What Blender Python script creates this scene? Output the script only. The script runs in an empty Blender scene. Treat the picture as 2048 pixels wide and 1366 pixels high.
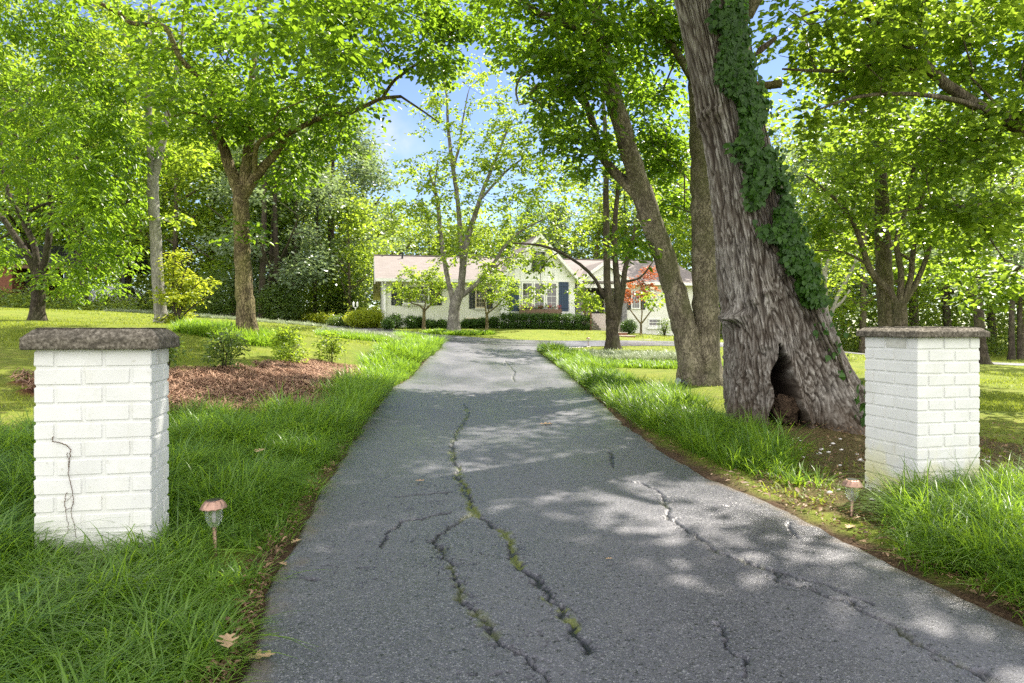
import bpy, bmesh, math, random
import numpy as np
from mathutils import Vector, Matrix

R = math.radians
sc = bpy.context.scene
COL = sc.collection
F = 2048 * 24 / 36.0          # focal length in reference pixels
EYE = 1.05                    # camera height
HZ = 655.0                    # horizon row in the reference

# ------------------------------------------------------------------ camera
cam = bpy.data.cameras.new('camera')
cam.lens = 24; cam.sensor_width = 36; cam.sensor_fit = 'HORIZONTAL'
cam.shift_y = -(683 - HZ) / 2048.0
cam.clip_start = 0.05; cam.clip_end = 2000
camo = bpy.data.objects.new('camera', cam); COL.objects.link(camo)
camo.location = (0, 0, EYE); camo.rotation_euler = (R(90), 0, 0)
sc.camera = camo

# ------------------------------------------------------------------ world and sun
SKY_SAT, SKY_HUE, SKY_VAL = 0.98, 0.511, 0.60
SUN_AZ, SUN_EL = R(38), R(54)   # azimuth measured from +Y towards +X
w = bpy.data.worlds.new('World'); sc.world = w; w.use_nodes = True
nt = w.node_tree; nt.nodes.clear()
sky = nt.nodes.new('ShaderNodeTexSky'); sky.sky_type = 'NISHITA'; sky.sun_disc = False
sky.sun_elevation = SUN_EL; sky.sun_rotation = SUN_AZ
sky.altitude = 300; sky.air_density = 1.0; sky.dust_density = 0.0; sky.ozone_density = 3.0
bg = nt.nodes.new('ShaderNodeBackground'); bg.inputs['Strength'].default_value = 0.115
ow = nt.nodes.new('ShaderNodeOutputWorld')
# one small soft cloud low in the sky
tc = nt.nodes.new('ShaderNodeTexCoord')
vd = nt.nodes.new('ShaderNodeVectorMath'); vd.operation = 'DISTANCE'
cd = Vector((-0.195, 1, 0.262)).normalized(); vd.inputs[1].default_value = cd
cn = nt.nodes.new('ShaderNodeTexNoise'); cn.inputs['Scale'].default_value = 22; cn.inputs['Detail'].default_value = 5
mr = nt.nodes.new('ShaderNodeMapRange'); mr.inputs['From Min'].default_value = 0.075; mr.inputs['From Max'].default_value = 0.0
m1 = nt.nodes.new('ShaderNodeMapRange'); m1.inputs['From Min'].default_value = 0.38; m1.inputs['From Max'].default_value = 0.7
mm = nt.nodes.new('ShaderNodeMath'); mm.operation = 'MULTIPLY'; mm.use_clamp = True
mx = nt.nodes.new('ShaderNodeMix'); mx.data_type = 'RGBA'
nt.links.new(tc.outputs['Generated'], vd.inputs[0]); nt.links.new(tc.outputs['Generated'], cn.inputs['Vector'])
nt.links.new(vd.outputs['Value'], mr.inputs['Value']); nt.links.new(cn.outputs['Fac'], m1.inputs['Value'])
nt.links.new(mr.outputs[0], mm.inputs[0]); nt.links.new(m1.outputs[0], mm.inputs[1])
nt.links.new(mm.outputs[0], mx.inputs['Factor'])
hs = nt.nodes.new('ShaderNodeHueSaturation'); hs.inputs['Saturation'].default_value = SKY_SAT; hs.inputs['Hue'].default_value = SKY_HUE; hs.inputs['Value'].default_value = SKY_VAL; nt.links.new(sky.outputs[0], hs.inputs['Color']); nt.links.new(hs.outputs[0], mx.inputs['A']); mx.inputs['B'].default_value = (3.0, 3.1, 3.3, 1)
# added bright cloud fill, unseen behind the camera and near the zenith, lifts the shade
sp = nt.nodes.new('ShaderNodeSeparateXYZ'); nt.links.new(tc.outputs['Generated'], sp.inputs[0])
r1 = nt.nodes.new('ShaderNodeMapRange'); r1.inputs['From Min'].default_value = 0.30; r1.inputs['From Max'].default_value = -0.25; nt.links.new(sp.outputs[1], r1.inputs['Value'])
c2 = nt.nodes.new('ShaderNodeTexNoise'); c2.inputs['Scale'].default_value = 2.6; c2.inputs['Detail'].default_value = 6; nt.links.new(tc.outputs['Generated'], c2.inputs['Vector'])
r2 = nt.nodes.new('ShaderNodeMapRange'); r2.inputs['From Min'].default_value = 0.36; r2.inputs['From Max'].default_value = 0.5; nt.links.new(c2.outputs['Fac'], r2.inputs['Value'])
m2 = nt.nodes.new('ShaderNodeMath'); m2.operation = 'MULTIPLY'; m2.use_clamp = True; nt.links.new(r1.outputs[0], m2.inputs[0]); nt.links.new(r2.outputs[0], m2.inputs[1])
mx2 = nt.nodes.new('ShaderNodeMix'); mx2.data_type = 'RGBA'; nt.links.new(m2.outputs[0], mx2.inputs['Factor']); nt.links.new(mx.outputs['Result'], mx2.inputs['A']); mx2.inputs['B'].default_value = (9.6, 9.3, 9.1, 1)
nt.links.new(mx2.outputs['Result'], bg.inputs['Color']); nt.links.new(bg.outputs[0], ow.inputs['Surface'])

sl = bpy.data.lights.new('sun', 'SUN'); sl.energy = 4.6; sl.angle = R(0.6); sl.color = (1.0, 0.93, 0.82)
so = bpy.data.objects.new('sun', sl); COL.objects.link(so)
sdir = Vector((math.sin(SUN_AZ) * math.cos(SUN_EL), math.cos(SUN_AZ) * math.cos(SUN_EL), math.sin(SUN_EL)))
so.rotation_euler = (-sdir).to_track_quat('-Z', 'Y').to_euler(); so.location = sdir * 60

sc.view_settings.view_transform = 'Standard'; sc.view_settings.look = 'None'
sc.view_settings.exposure = 1.6; sc.view_settings.gamma = 1; sc.view_settings.use_curve_mapping = False
cy = sc.cycles
cy.max_bounces = 7; cy.diffuse_bounces = 4; cy.glossy_bounces = 2; cy.transmission_bounces = 4; cy.transparent_max_bounces = 4
cy.caustics_reflective = False; cy.caustics_refractive = False
cy.use_denoising = False; cy.denoiser = 'OPENIMAGEDENOISE'
cy.sample_clamp_indirect = 6
cy.use_adaptive_sampling = True; cy.adaptive_threshold = 0.01
sc.render.use_persistent_data = False

# ------------------------------------------------------------------ numpy noise
_rs = np.random.RandomState(7)
_perm = np.concatenate([_rs.permutation(256)] * 3)
_grad = _rs.normal(size=(256, 3)); _grad /= np.linalg.norm(_grad, axis=1)[:, None]
def perlin(p):
    p = np.asarray(p, float); i = np.floor(p).astype(int); f = p - i; i &= 255
    u = f * f * f * (f * (f * 6 - 15) + 10)
    out = 0
    for dx in (0, 1):
        wx = u[..., 0] if dx else 1 - u[..., 0]
        for dy in (0, 1):
            wy = u[..., 1] if dy else 1 - u[..., 1]
            for dz in (0, 1):
                wz = u[..., 2] if dz else 1 - u[..., 2]
                h = _perm[_perm[_perm[(i[..., 0] + dx) & 255] + ((i[..., 1] + dy) & 255)] + ((i[..., 2] + dz) & 255)]
                g = _grad[h]
                d = g[..., 0] * (f[..., 0] - dx) + g[..., 1] * (f[..., 1] - dy) + g[..., 2] * (f[..., 2] - dz)
                out = out + wx * wy * wz * d
    return out * 1.5
def fbm(p, o=3):
    p = np.asarray(p, float); s = 0; a = 1
    for k in range(o):
        s = s + a * perlin(p * 2 ** k + 17.3 * k); a *= 0.5
    return s
def n2(x, y, s=1.0, o=3, seed=0.0):
    return fbm(np.stack([np.asarray(x) * s, np.asarray(y) * s, np.full(np.shape(x), seed + 0.37)], -1), o)
def sstep(a, b, x):
    t = np.clip((x - a) / (b - a), 0, 1); return t * t * (3 - 2 * t)

# ------------------------------------------------------------------ object helpers
def link(o, parent=None):
    COL.objects.link(o)
    if parent: o.parent = parent
    return o
def tag(o, label=None, cat=None, group=None, kind=None):
    if label: o['label'] = label
    if cat: o['category'] = cat
    if group: o['group'] = group
    if kind: o['kind'] = kind
    return o
def empty(name, loc=(0, 0, 0), rz=0, label=None, cat=None, group=None):
    o = bpy.data.objects.new(name, None); o.empty_display_size = 0.2
    o.location = loc; o.rotation_euler = (0, 0, rz)
    COL.objects.link(o); return tag(o, label, cat, group)
def mesh_np(name, V, faces, mat=None, parent=None, smooth=False, attrs=None):
    """V (N,3); faces: list of (M,k) index arrays."""
    me = bpy.data.meshes.new(name)
    V = np.ascontiguousarray(V, np.float32)
    faces = [np.asarray(f, np.int32) for f in faces if len(f)]
    me.vertices.add(len(V)); me.vertices.foreach_set('co', V.ravel())
    tot = sum(f.size for f in faces); npoly = sum(len(f) for f in faces)
    me.loops.add(tot); me.polygons.add(npoly)
    me.loops.foreach_set('vertex_index', np.concatenate([f.ravel() for f in faces]))
    st = []; c = 0
    for f in faces:
        st.append(c + np.arange(len(f)) * f.shape[1]); c += f.size
    me.polygons.foreach_set('loop_start', np.concatenate(st).astype(np.int32))
    if smooth: me.polygons.foreach_set('use_smooth', np.ones(npoly, bool))
    me.update(calc_edges=True)
    for k, a in (attrs or {}).items():
        a = np.asarray(a, np.float32)
        if a.ndim == 1:
            at = me.attributes.new(k, 'FLOAT', 'POINT'); at.data.foreach_set('value', a)
        else:
            at = me.attributes.new(k, 'FLOAT_VECTOR', 'POINT'); at.data.foreach_set('vector', a.ravel())
    o = bpy.data.objects.new(name, me)
    if mat: me.materials.append(mat)
    return link(o, parent)
class MB:
    """collects simple solids into one mesh"""
    def __init__(s): s.v = []; s.f = []; s.n = 0
    def add(s, V, Fs):
        V = np.asarray(V, float); s.v.append(V)
        for f in Fs: s.f.append([i + s.n for i in f])
        s.n += len(V); return s
    def box(s, x0, x1, y0, y1, z0, z1, rz=0.0, c=None):
        V = np.array([(x, y, z) for z in (z0, z1) for y in (y0, y1) for x in (x0, x1)], float)
        if rz:
            c = c or ((x0 + x1) / 2, (y0 + y1) / 2); a, b = math.cos(rz), math.sin(rz)
            dx, dy = V[:, 0] - c[0], V[:, 1] - c[1]
            V[:, 0] = c[0] + a * dx - b * dy; V[:, 1] = c[1] + b * dx + a * dy
        return s.add(V, [(0, 2, 3, 1), (4, 5, 7, 6), (0, 1, 5, 4), (2, 6, 7, 3), (0, 4, 6, 2), (1, 3, 7, 5)])
    def prism(s, poly, d):
        """poly: list of 3-D points (planar), extruded by vector d"""
        n = len(poly); P = np.array(poly, float); V = np.vstack([P, P + np.array(d, float)])
        Fs = [tuple(range(n - 1, -1, -1)), tuple(range(n, 2 * n))] + [(i, (i + 1) % n, n + (i + 1) % n, n + i) for i in range(n)]
        return s.add(V, Fs)
    def tube(s, pts, rad, k=8, cap=True):
        V, Q = tube_np(np.array(pts, float), np.broadcast_to(np.array(rad, float), (len(pts),)), k)
        Fs = [tuple(q) for q in Q]
        if cap: Fs += [tuple(range(k - 1, -1, -1)), tuple(range(len(V) - k, len(V)))]
        return s.add(V, Fs)
    def lathe(s, prof, c=(0, 0, 0), k=24):
        V = []; Fs = []
        for (r, z) in prof:
            for i in range(k):
                a = 2 * math.pi * i / k; V.append((c[0] + r * math.cos(a), c[1] + r * math.sin(a), c[2] + z))
        for j in range(len(prof) - 1):
            for i in range(k):
                Fs.append((j * k + i, j * k + (i + 1) % k, (j + 1) * k + (i + 1) % k, (j + 1) * k + i))
        Fs.append(tuple(range(k - 1, -1, -1))); Fs.append(tuple(range((len(prof) - 1) * k, len(prof) * k)))
        return s.add(V, Fs)
    def build(s, name, mat, parent=None, bevel=0, smooth=False, loc=None):
        me = bpy.data.meshes.new(name); me.from_pydata(np.vstack(s.v).tolist(), [], s.f)
        bm = bmesh.new(); bm.from_mesh(me); bmesh.ops.recalc_face_normals(bm, faces=bm.faces); bm.to_mesh(me); bm.free()
        if smooth: me.polygons.foreach_set('use_smooth', [True] * len(me.polygons))
        me.materials.append(mat); o = bpy.data.objects.new(name, me); link(o, parent)
        if loc: o.location = loc
        if bevel:
            b = o.modifiers.new('bevel', 'BEVEL'); b.width = bevel; b.segments = 2; b.limit_method = 'ANGLE'
        return o
def tube_np(P, r, k):
    n = len(P)
    T = np.gradient(P, axis=0); T /= np.linalg.norm(T, axis=1)[:, None] + 1e-9
    ref = np.array([0.0, 1, 0]) if abs(T[:, 1]).mean() < 0.8 else np.array([1.0, 0, 0])
    A = np.cross(T, ref); A /= np.linalg.norm(A, axis=1)[:, None] + 1e-9
    B = np.cross(T, A)
    a = np.arange(k) * 2 * np.pi / k
    V = P[:, None] + r[:, None, None] * (np.cos(a)[None, :, None] * A[:, None] + np.sin(a)[None, :, None] * B[:, None])
    i = np.arange(n - 1)[:, None] * k; j = np.arange(k)[None]
    Q = np.stack([i + j, i + (j + 1) % k, i + k + (j + 1) % k, i + k + j], -1).reshape(-1, 4)
    return V.reshape(-1, 3), Q
def P3(px, py, Y):
    return np.array([(px - 1024) / F * Y, Y, EYE + (HZ - py) / F * Y])
def catmull(P, n):
    P = np.asarray(P, float)
    if len(P) < 3:
        t = np.linspace(0, 1, n)[:, None]; return P[0] * (1 - t) + P[-1] * t
    Q = np.vstack([2 * P[0] - P[1], P, 2 * P[-1] - P[-2]])
    t = np.linspace(0, len(P) - 1 - 1e-6, n); i = t.astype(int); f = (t - i)[:, None]
    a, b, c, d = Q[i], Q[i + 1], Q[i + 2], Q[i + 3]
    return 0.5 * (2 * b + (c - a) * f + (2 * a - 5 * b + 4 * c - d) * f ** 2 + (3 * b - a - 3 * c + d) * f ** 3)

# ------------------------------------------------------------------ materials
def newmat(name):
    m = bpy.data.materials.new(name); m.use_nodes = True; m.node_tree.nodes.clear()
    return m, m.node_tree
def N(t, typ, **kw):
    n = t.nodes.new(typ)
    for k, v in kw.items():
        if k in n.inputs: n.inputs[k].default_value = v
        else: setattr(n, k, v)
    return n
def ramp(t, fac, stops):
    r = t.nodes.new('ShaderNodeValToRGB'); e = r.color_ramp.elements
    while len(e) < len(stops): e.new(0.5)
    for x, (p, c) in zip(e, stops):
        x.position = p; x.color = (*c, 1) if len(c) == 3 else c
    t.links.new(fac, r.inputs[0]); return r.outputs[0]
def mixc(t, f, a, b, mode='MIX'):
    m = t.nodes.new('ShaderNodeMix'); m.data_type = 'RGBA'; m.blend_type = mode
    for sock, v in (('Factor', f), ('A', a), ('B', b)):
        if hasattr(v, 'is_linked'): t.links.new(v, m.inputs[sock])
        elif isinstance(v, (int, float)): m.inputs[sock].default_value = v
        else: m.inputs[sock].default_value = (*v, 1)
    return m.outputs['Result']
def coords(t, scale=(1, 1, 1), kind='Object'):
    c = t.nodes.new('ShaderNodeTexCoord'); m = t.nodes.new('ShaderNodeMapping'); m.inputs['Scale'].default_value = scale
    t.links.new(c.outputs[kind], m.inputs[0]); return m.outputs[0]
def noise(t, vec, scale, detail=4, rough=0.55):
    n = N(t, 'ShaderNodeTexNoise', Scale=scale, Detail=detail, Roughness=rough); t.links.new(vec, n.inputs['Vector']); return n.outputs['Fac']
def bump(t, h, strength=0.5, dist=0.02, prev=None):
    b = N(t, 'ShaderNodeBump', Strength=strength, Distance=dist); t.links.new(h, b.inputs['Height'])
    if prev: t.links.new(prev, b.inputs['Normal'])
    return b.outputs[0]
def finish(t, col, rough=0.7, nrm=None, spec=0.4, metal=0.0):
    p = N(t, 'ShaderNodeBsdfPrincipled', Metallic=metal)
    p.inputs['Specular IOR Level'].default_value = spec
    if hasattr(col, 'is_linked'): t.links.new(col, p.inputs['Base Color'])
    else: p.inputs['Base Color'].default_value = (*col, 1)
    if hasattr(rough, 'is_linked'): t.links.new(rough, p.inputs['Roughness'])
    else: p.inputs['Roughness'].default_value = rough
    if nrm: t.links.new(nrm, p.inputs['Normal'])
    o = N(t, 'ShaderNodeOutputMaterial'); t.links.new(p.outputs[0], o.inputs[0]); return p
def simple(name, a, b=None, scale=8, rough=0.6, bmp=0.2, dist=0.005, spec=0.4, metal=0.0, detail=5, stretch=(1, 1, 1)):
    m, t = newmat(name); v = coords(t, stretch); n = noise(t, v, scale, detail)
    col = ramp(t, n, [(0.3, a), (0.7, b or a)])
    finish(t, col, rough, bump(t, n, bmp, dist), spec, metal); return m
def leafmat(name, dark, light, trans, tr=0.45, rough=0.42, spec=0.45, jit=0.35):
    m, t = newmat(name)
    g = N(t, 'ShaderNodeNewGeometry'); oi = N(t, 'ShaderNodeObjectInfo')
    ad = N(t, 'ShaderNodeMath', operation='MULTIPLY_ADD'); t.links.new(oi.outputs['Random'], ad.inputs[0]); ad.inputs[1].default_value = jit
    t.links.new(g.outputs['Random Per Island'], ad.inputs[2])
    mu = N(t, 'ShaderNodeMath', operation='MULTIPLY'); t.links.new(ad.outputs[0], mu.inputs[0]); mu.inputs[1].default_value = 1 / (1 + jit)
    c = ramp(t, mu.outputs[0], [(0.0, dark), (0.55, tuple((a + b) / 2 for a, b in zip(dark, light))), (1.0, light)])
    c2 = ramp(t, mu.outputs[0], [(0.0, tuple(x * 0.75 for x in trans)), (1.0, trans)])
    p = N(t, 'ShaderNodeBsdfPrincipled', Roughness=rough); p.inputs['Specular IOR Level'].default_value = spec
    t.links.new(c, p.inputs['Base Color'])
    tl = N(t, 'ShaderNodeBsdfTranslucent'); t.links.new(c2, tl.inputs['Color'])
    ms = N(t, 'ShaderNodeMixShader'); ms.inputs[0].default_value = tr
    t.links.new(p.outputs[0], ms.inputs[1]); t.links.new(tl.outputs[0], ms.inputs[2])
    o = N(t, 'ShaderNodeOutputMaterial'); t.links.new(ms.outputs[0], o.inputs[0]); return m
def barkmat(name, dark, light, moss=None, scale=14, zs=0.22, strength=0.8, dist=0.03, mossamt=0.55):
    m, t = newmat(name); v = coords(t, (1, 1, zs))
    n = noise(t, v, scale, 8, 0.65); n2_ = noise(t, v, scale * 1.7, 3, 0.5); fine = noise(t, coords(t, (1, 1, min(1, zs * 2))), scale * 6, 4, .7)
    a = N(t, 'ShaderNodeMath', operation='SUBTRACT'); t.links.new(n2_, a.inputs[0]); a.inputs[1].default_value = .5
    b = N(t, 'ShaderNodeMath', operation='ABSOLUTE'); t.links.new(a.outputs[0], b.inputs[0])
    mr = N(t, 'ShaderNodeMapRange'); mr.inputs['From Max'].default_value = 0.09; t.links.new(b.outputs[0], mr.inputs['Value'])
    mu = N(t, 'ShaderNodeMath', operation='MULTIPLY'); t.links.new(mr.outputs[0], mu.inputs[0]); t.links.new(n, mu.inputs[1])
    m3 = N(t, 'ShaderNodeMath', operation='MULTIPLY_ADD'); t.links.new(fine, m3.inputs[0]); m3.inputs[1].default_value = .35; t.links.new(mu.outputs[0], m3.inputs[2])
    pat = noise(t, coords(t, (1, 1, .5)), 5, 6, .7)
    col = ramp(t, m3.outputs[0], [(0.12, dark), (0.42, tuple((a_ + b_) / 2 for a_, b_ in zip(dark, light))), (0.82, light)])
    col = mixc(t, ramp(t, pat, [(.36, (.75, .75, .75)), (.6, (0, 0, 0))]), col, tuple(x * 1.3 for x in dark))
    col = mixc(t, ramp(t, pat, [(.56, (0, 0, 0)), (.68, (.5, .5, .5))]), col, tuple(x * 1.15 for x in light))
    if moss:
        v2 = coords(t, (1, 1, 0.6)); big = noise(t, v2, 2.2, 4)
        col = mixc(t, ramp(t, big, [(0.45, (0, 0, 0)), (0.72, (mossamt,) * 3)]), col, moss)
    finish(t, col, 0.9, bump(t, m3.outputs[0], strength, dist), 0.15); return m
# ------------------------------------------------------------------ terrain height
_cp = np.array([
 (0,-4,0),(0,0,0),(0,5,0),(0,10,0),(0,14,.02),(0,18,.12),(0,22,.28),(-.5,25.5,.42),(-1.2,3,0),(1.7,3,0),(-1.6,8,.0),(1.25,8,0),(-2,13.5,.04),(1.3,15,.03),
 (-1.8,3.1,.11),(-3,3,.14),(-3,8,.3),(-4.2,10,.48),(-5.9,15,1.0),(-9.2,18,1.07),(-14,20,1.25),(-3.5,15,.5),(-3.2,20,.5),(-4.3,22,.65),
 (-7.5,33,.93),(-13,41,1.3),(-26,35,2.0),(-33,45,3.0),(-18,30,1.75),(-9,28,1.15),(-10,8,.8),(-10,0,.5),(-5,5,.36),(-4,0,.15),
 (-6,34,1.0),(0,34,.92),(3.5,35,.9),(8,36,.6),(11,37,.45),(0,30,.66),(-3,31,.75),(6,27.5,.4),(5,24,.3),(12,28,.2),
 (3.2,7,-.03),(2.5,4.1,-.02),(3.5,12.4,.02),(8,15,-.15),(15,22,-.35),(17,35,-.4),(25,30,-.5),(30,45,-.6),(6,5,-.1),(5,2,-.08),(10,8,-.15),
 (0,60,1.2),(-40,70,4),(40,70,-.5),(0,120,2),(-100,100,5),(100,100,-1),(0,-30,0),(-100,-50,1),(100,-50,-1),(-100,30,4),(100,30,-1)], float)
def _tps():
    X = _cp[:, :2]; n = len(X); d = np.linalg.norm(X[:, None] - X[None], axis=2)
    K = np.where(d > 0, d ** 2 * np.log(d + 1e-9), 0) + 0.02 * np.eye(n) * n
    Pm = np.hstack([np.ones((n, 1)), X]); A = np.zeros((n + 3, n + 3)); A[:n, :n] = K; A[:n, n:] = Pm; A[n:, :n] = Pm.T
    return np.linalg.solve(A, np.concatenate([_cp[:, 2], np.zeros(3)]))
_wt = _tps()
def gz(x, y):
    x = np.asarray(x, float); y = np.asarray(y, float); sh = x.shape
    p = np.stack([np.clip(x.ravel(), -110, 110), np.clip(y.ravel(), -50, 120)], -1); out = np.empty(len(p))
    for a in range(0, len(p), 40000):
        q = p[a:a + 40000]; d2 = ((q[:, None] - _cp[None, :, :2]) ** 2).sum(2) + 1e-12
        out[a:a + 40000] = (0.5 * d2 * np.log(d2)) @ _wt[:-3] + _wt[-3] + q @ _wt[-2:]
    return out.reshape(sh)
def g1(x, y): return float(gz(np.array([x]), np.array([y]))[0])

# ------------------------------------------------------------------ driveway outline
_ly = [-6, 0, 2.08, 2.92, 3.57, 5.3, 7.58, 10.9, 13.6, 18, 21.5, 23.2, 24.6, 26]
_lx = [-.8, -.75, -.83, -1.02, -1.11, -1.32, -1.62, -1.89, -2.02, -2.1, -2.25, -2.6, -3.4, -4.5]
_ry = [-6, 0, 1.6, 2.42, 2.74, 2.98, 3.42, 4.02, 4.73, 5.75, 7.35, 9.75, 15.2, 20, 22.5, 24, 26]
_rx = [4.0, 2.6, 2.0, 1.82, 1.77, 1.69, 1.64, 1.57, 1.41, 1.32, 1.24, 1.27, 1.26, 1.05, .85, 1.6, 4.5]
def dl(y): return np.interp(y, _ly, _lx)
def dr(y): return np.interp(y, _ry, _rx)
LOOP = catmull([(-22, 52), (-17, 46), (-13, 41), (-9.6, 36), (-7.6, 33), (-4.8, 29.6), (-1.5, 27), (2, 26.3), (6, 27.3), (12, 28), (20, 27.2), (30, 25)], 200)
def seg_dist(x, y, poly):
    p = np.stack([x, y], -1); best = np.full(x.shape, 1e9)
    for a, b in zip(poly[:-1], poly[1:]):
        ab = b - a; t = np.clip(((p - a) @ ab) / (ab @ ab + 1e-12), 0, 1)
        best = np.minimum(best, np.linalg.norm(p - (a + t[..., None] * ab), axis=-1))
    return best
def drive_out(x, y):
    """distance outside the paved surface (negative inside)"""
    a = np.maximum(dl(y) - x, x - dr(y)); a = np.where(y > 25.6, 9, a)
    b = seg_dist(x, y, LOOP[::8]) - 1.35
    return np.minimum(a, b)
def inpoly(x, y, poly):
    c = np.zeros(x.shape, bool); n = len(poly)
    for i in range(n):
        x0, y0 = poly[i]; x1, y1 = poly[(i + 1) % n]
        h = ((y0 > y) != (y1 > y)); xi = (x1 - x0) * (y - y0) / ((y1 - y0) + 1e-12) + x0
        c ^= h & (x < xi)
    return c
def G(px, py, z=None):
    """ground point seen at a reference pixel"""
    d = 1433.0 / max(py - HZ, 4)
    Y = d
    for k in range(40):
        zz = g1((px - 1024) / F * Y, Y); Yn = (EYE - zz) * F / max(py - HZ, 1.0); Y = 0.7 * Y + 0.3 * min(max(Yn, 1), 60)
    return ((px - 1024) / F * Y, Y)
# pine straw bed left of the drive
STRAW = [(-2.3, 6.4), (-3.3, 6.0), (-4.6, 6.4), (-5.2, 7.2), (-4.3, 7.9), (-3.9, 9.0), (-3.8, 10.6), (-3.6, 12.6), (-2.6, 12.8), (-2.3, 10.2), (-2.1, 8.6), (-1.95, 7.2)]
MULCH = [(1.7, 4.0), (2.1, 3.4), (3.6, 3.6), (4.6, 5.0), (4.8, 7.2), (3.6, 8.4), (2.2, 6.9), (1.75, 5.6)]
def poly_soft(x, y, poly, wob=0.25, s=1.6):
    xx = x + wob * n2(x, y, s, 2, 3.1); yy = y + wob * n2(x, y, s, 2, 9.7)
    return inpoly(xx, yy, poly)

# ------------------------------------------------------------------ ground sheet
def build_ground():
    nx, ny = 560, 640
    s = np.linspace(-1, 1, nx); t = np.linspace(-1, 1, ny)
    gx = 2.4 * np.sinh(4.9 * s) * (160 / (2.4 * np.sinh(4.9)))
    gy = 6 + 2.6 * np.sinh(4.9 * t) * (170 / (2.6 * np.sinh(4.9)))
    X, Y = np.meshgrid(gx, gy)
    Z = gz(X, Y); do = drive_out(X, Y)
    near = np.exp(-np.hypot(X, Y - 6) / 18)
    Z = Z + 0.02 * n2(X, Y, 1.3, 3) * sstep(0, .5, do) * near + 0.06 * n2(X, Y, .25, 2, 5) * sstep(0, 2, do)
    Z = Z - 0.06 * sstep(0.0, -0.12, do) + 0.004 + 0.012 * near * sstep(.0, .15, do)
    ox = np.hypot(X - 3.0, Y - 7.3); Z += 0.10 * np.exp(-(ox / 1.1) ** 2)
    straw = poly_soft(X, Y, STRAW).astype(float); mul = poly_soft(X, Y, MULCH).astype(float)
    Z += 0.05 * straw
    dirt = sstep(0.16, 0.02, do + 0.10 * n2(X, Y, 3.5, 3, 2.2)) * (do > -0.3)
    dirt = np.maximum(dirt, mul * 0.8)
    dirt = np.maximum(dirt, 0.75 * sstep(.15, .55, n2(X, Y, 0.8, 3, 7.7)) * sstep(-1.0, -2.2, X) * sstep(6.5, 4.2, Y) * sstep(2.0, 3.0, Y))
    dry = np.clip(0.5 + 0.9 * n2(X, Y, 0.35, 4, 4.4), 0, 1)
    i = np.arange(ny - 1)[:, None] * nx; j = np.arange(nx - 1)[None]
    Q = np.stack([i + j, i + j + 1, i + nx + j + 1, i + nx + j], -1).reshape(-1, 4)
    m, tr = newmat('lawn_ground')
    at = N(tr, 'ShaderNodeAttribute', attribute_name='zone'); sx = N(tr, 'ShaderNodeSeparateXYZ'); tr.links.new(at.outputs['Vector'], sx.inputs[0])
    v = coords(tr)
    n1 = noise(tr, v, 60, 6, 0.7); nb = noise(tr, v, 1.2, 4); nm = noise(tr, v, 9, 5)
    gr = ramp(tr, n1, [(0.3, (.065, .105, .014)), (0.52, (.145, .19, .026)), (0.75, (.25, .27, .05))])
    gr = mixc(tr, ramp(tr, nb, [(0.35, (0, 0, 0)), (0.65, (.6, .6, .6))]), gr, ramp(tr, n1, [(0.3, (.12, .15, .018)), (0.7, (.30, .30, .055))]))
    gr = mixc(tr, ramp(tr, nm, [(.52, (0, 0, 0)), (.7, (.6, .6, .6))]), gr, (.20, .17, .07))
    gr = mixc(tr, ramp(tr, noise(tr, v, 3.2, 5, .65), [(.5, (0, 0, 0)), (.7, (.55, .55, .55))]), gr, (.055, .10, .014))
    di = ramp(tr, n1, [(0.3, (.035, .022, .014)), (0.55, (.10, .065, .04)), (0.75, (.22, .16, .10))])
    st = ramp(tr, n1, [(0.3, (.05, .022, .012)), (0.5, (.15, .065, .035)), (0.75, (.30, .15, .085))])
    c = mixc(tr, sx.outputs[0], gr, di); c = mixc(tr, sx.outputs[1], c, st)
    finish(tr, c, 0.9, bump(tr, n1, 0.9, 0.03), 0.1)
    o = mesh_np('lawn', np.stack([X, Y, Z], -1).reshape(-1, 3), [Q], m, None, True, {'zone': np.stack([dirt, straw, dry], -1).reshape(-1, 3)})
    tag(o, 'sunlit green lawn sloping gently down from left to right', None, None, 'structure')
build_ground()

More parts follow.
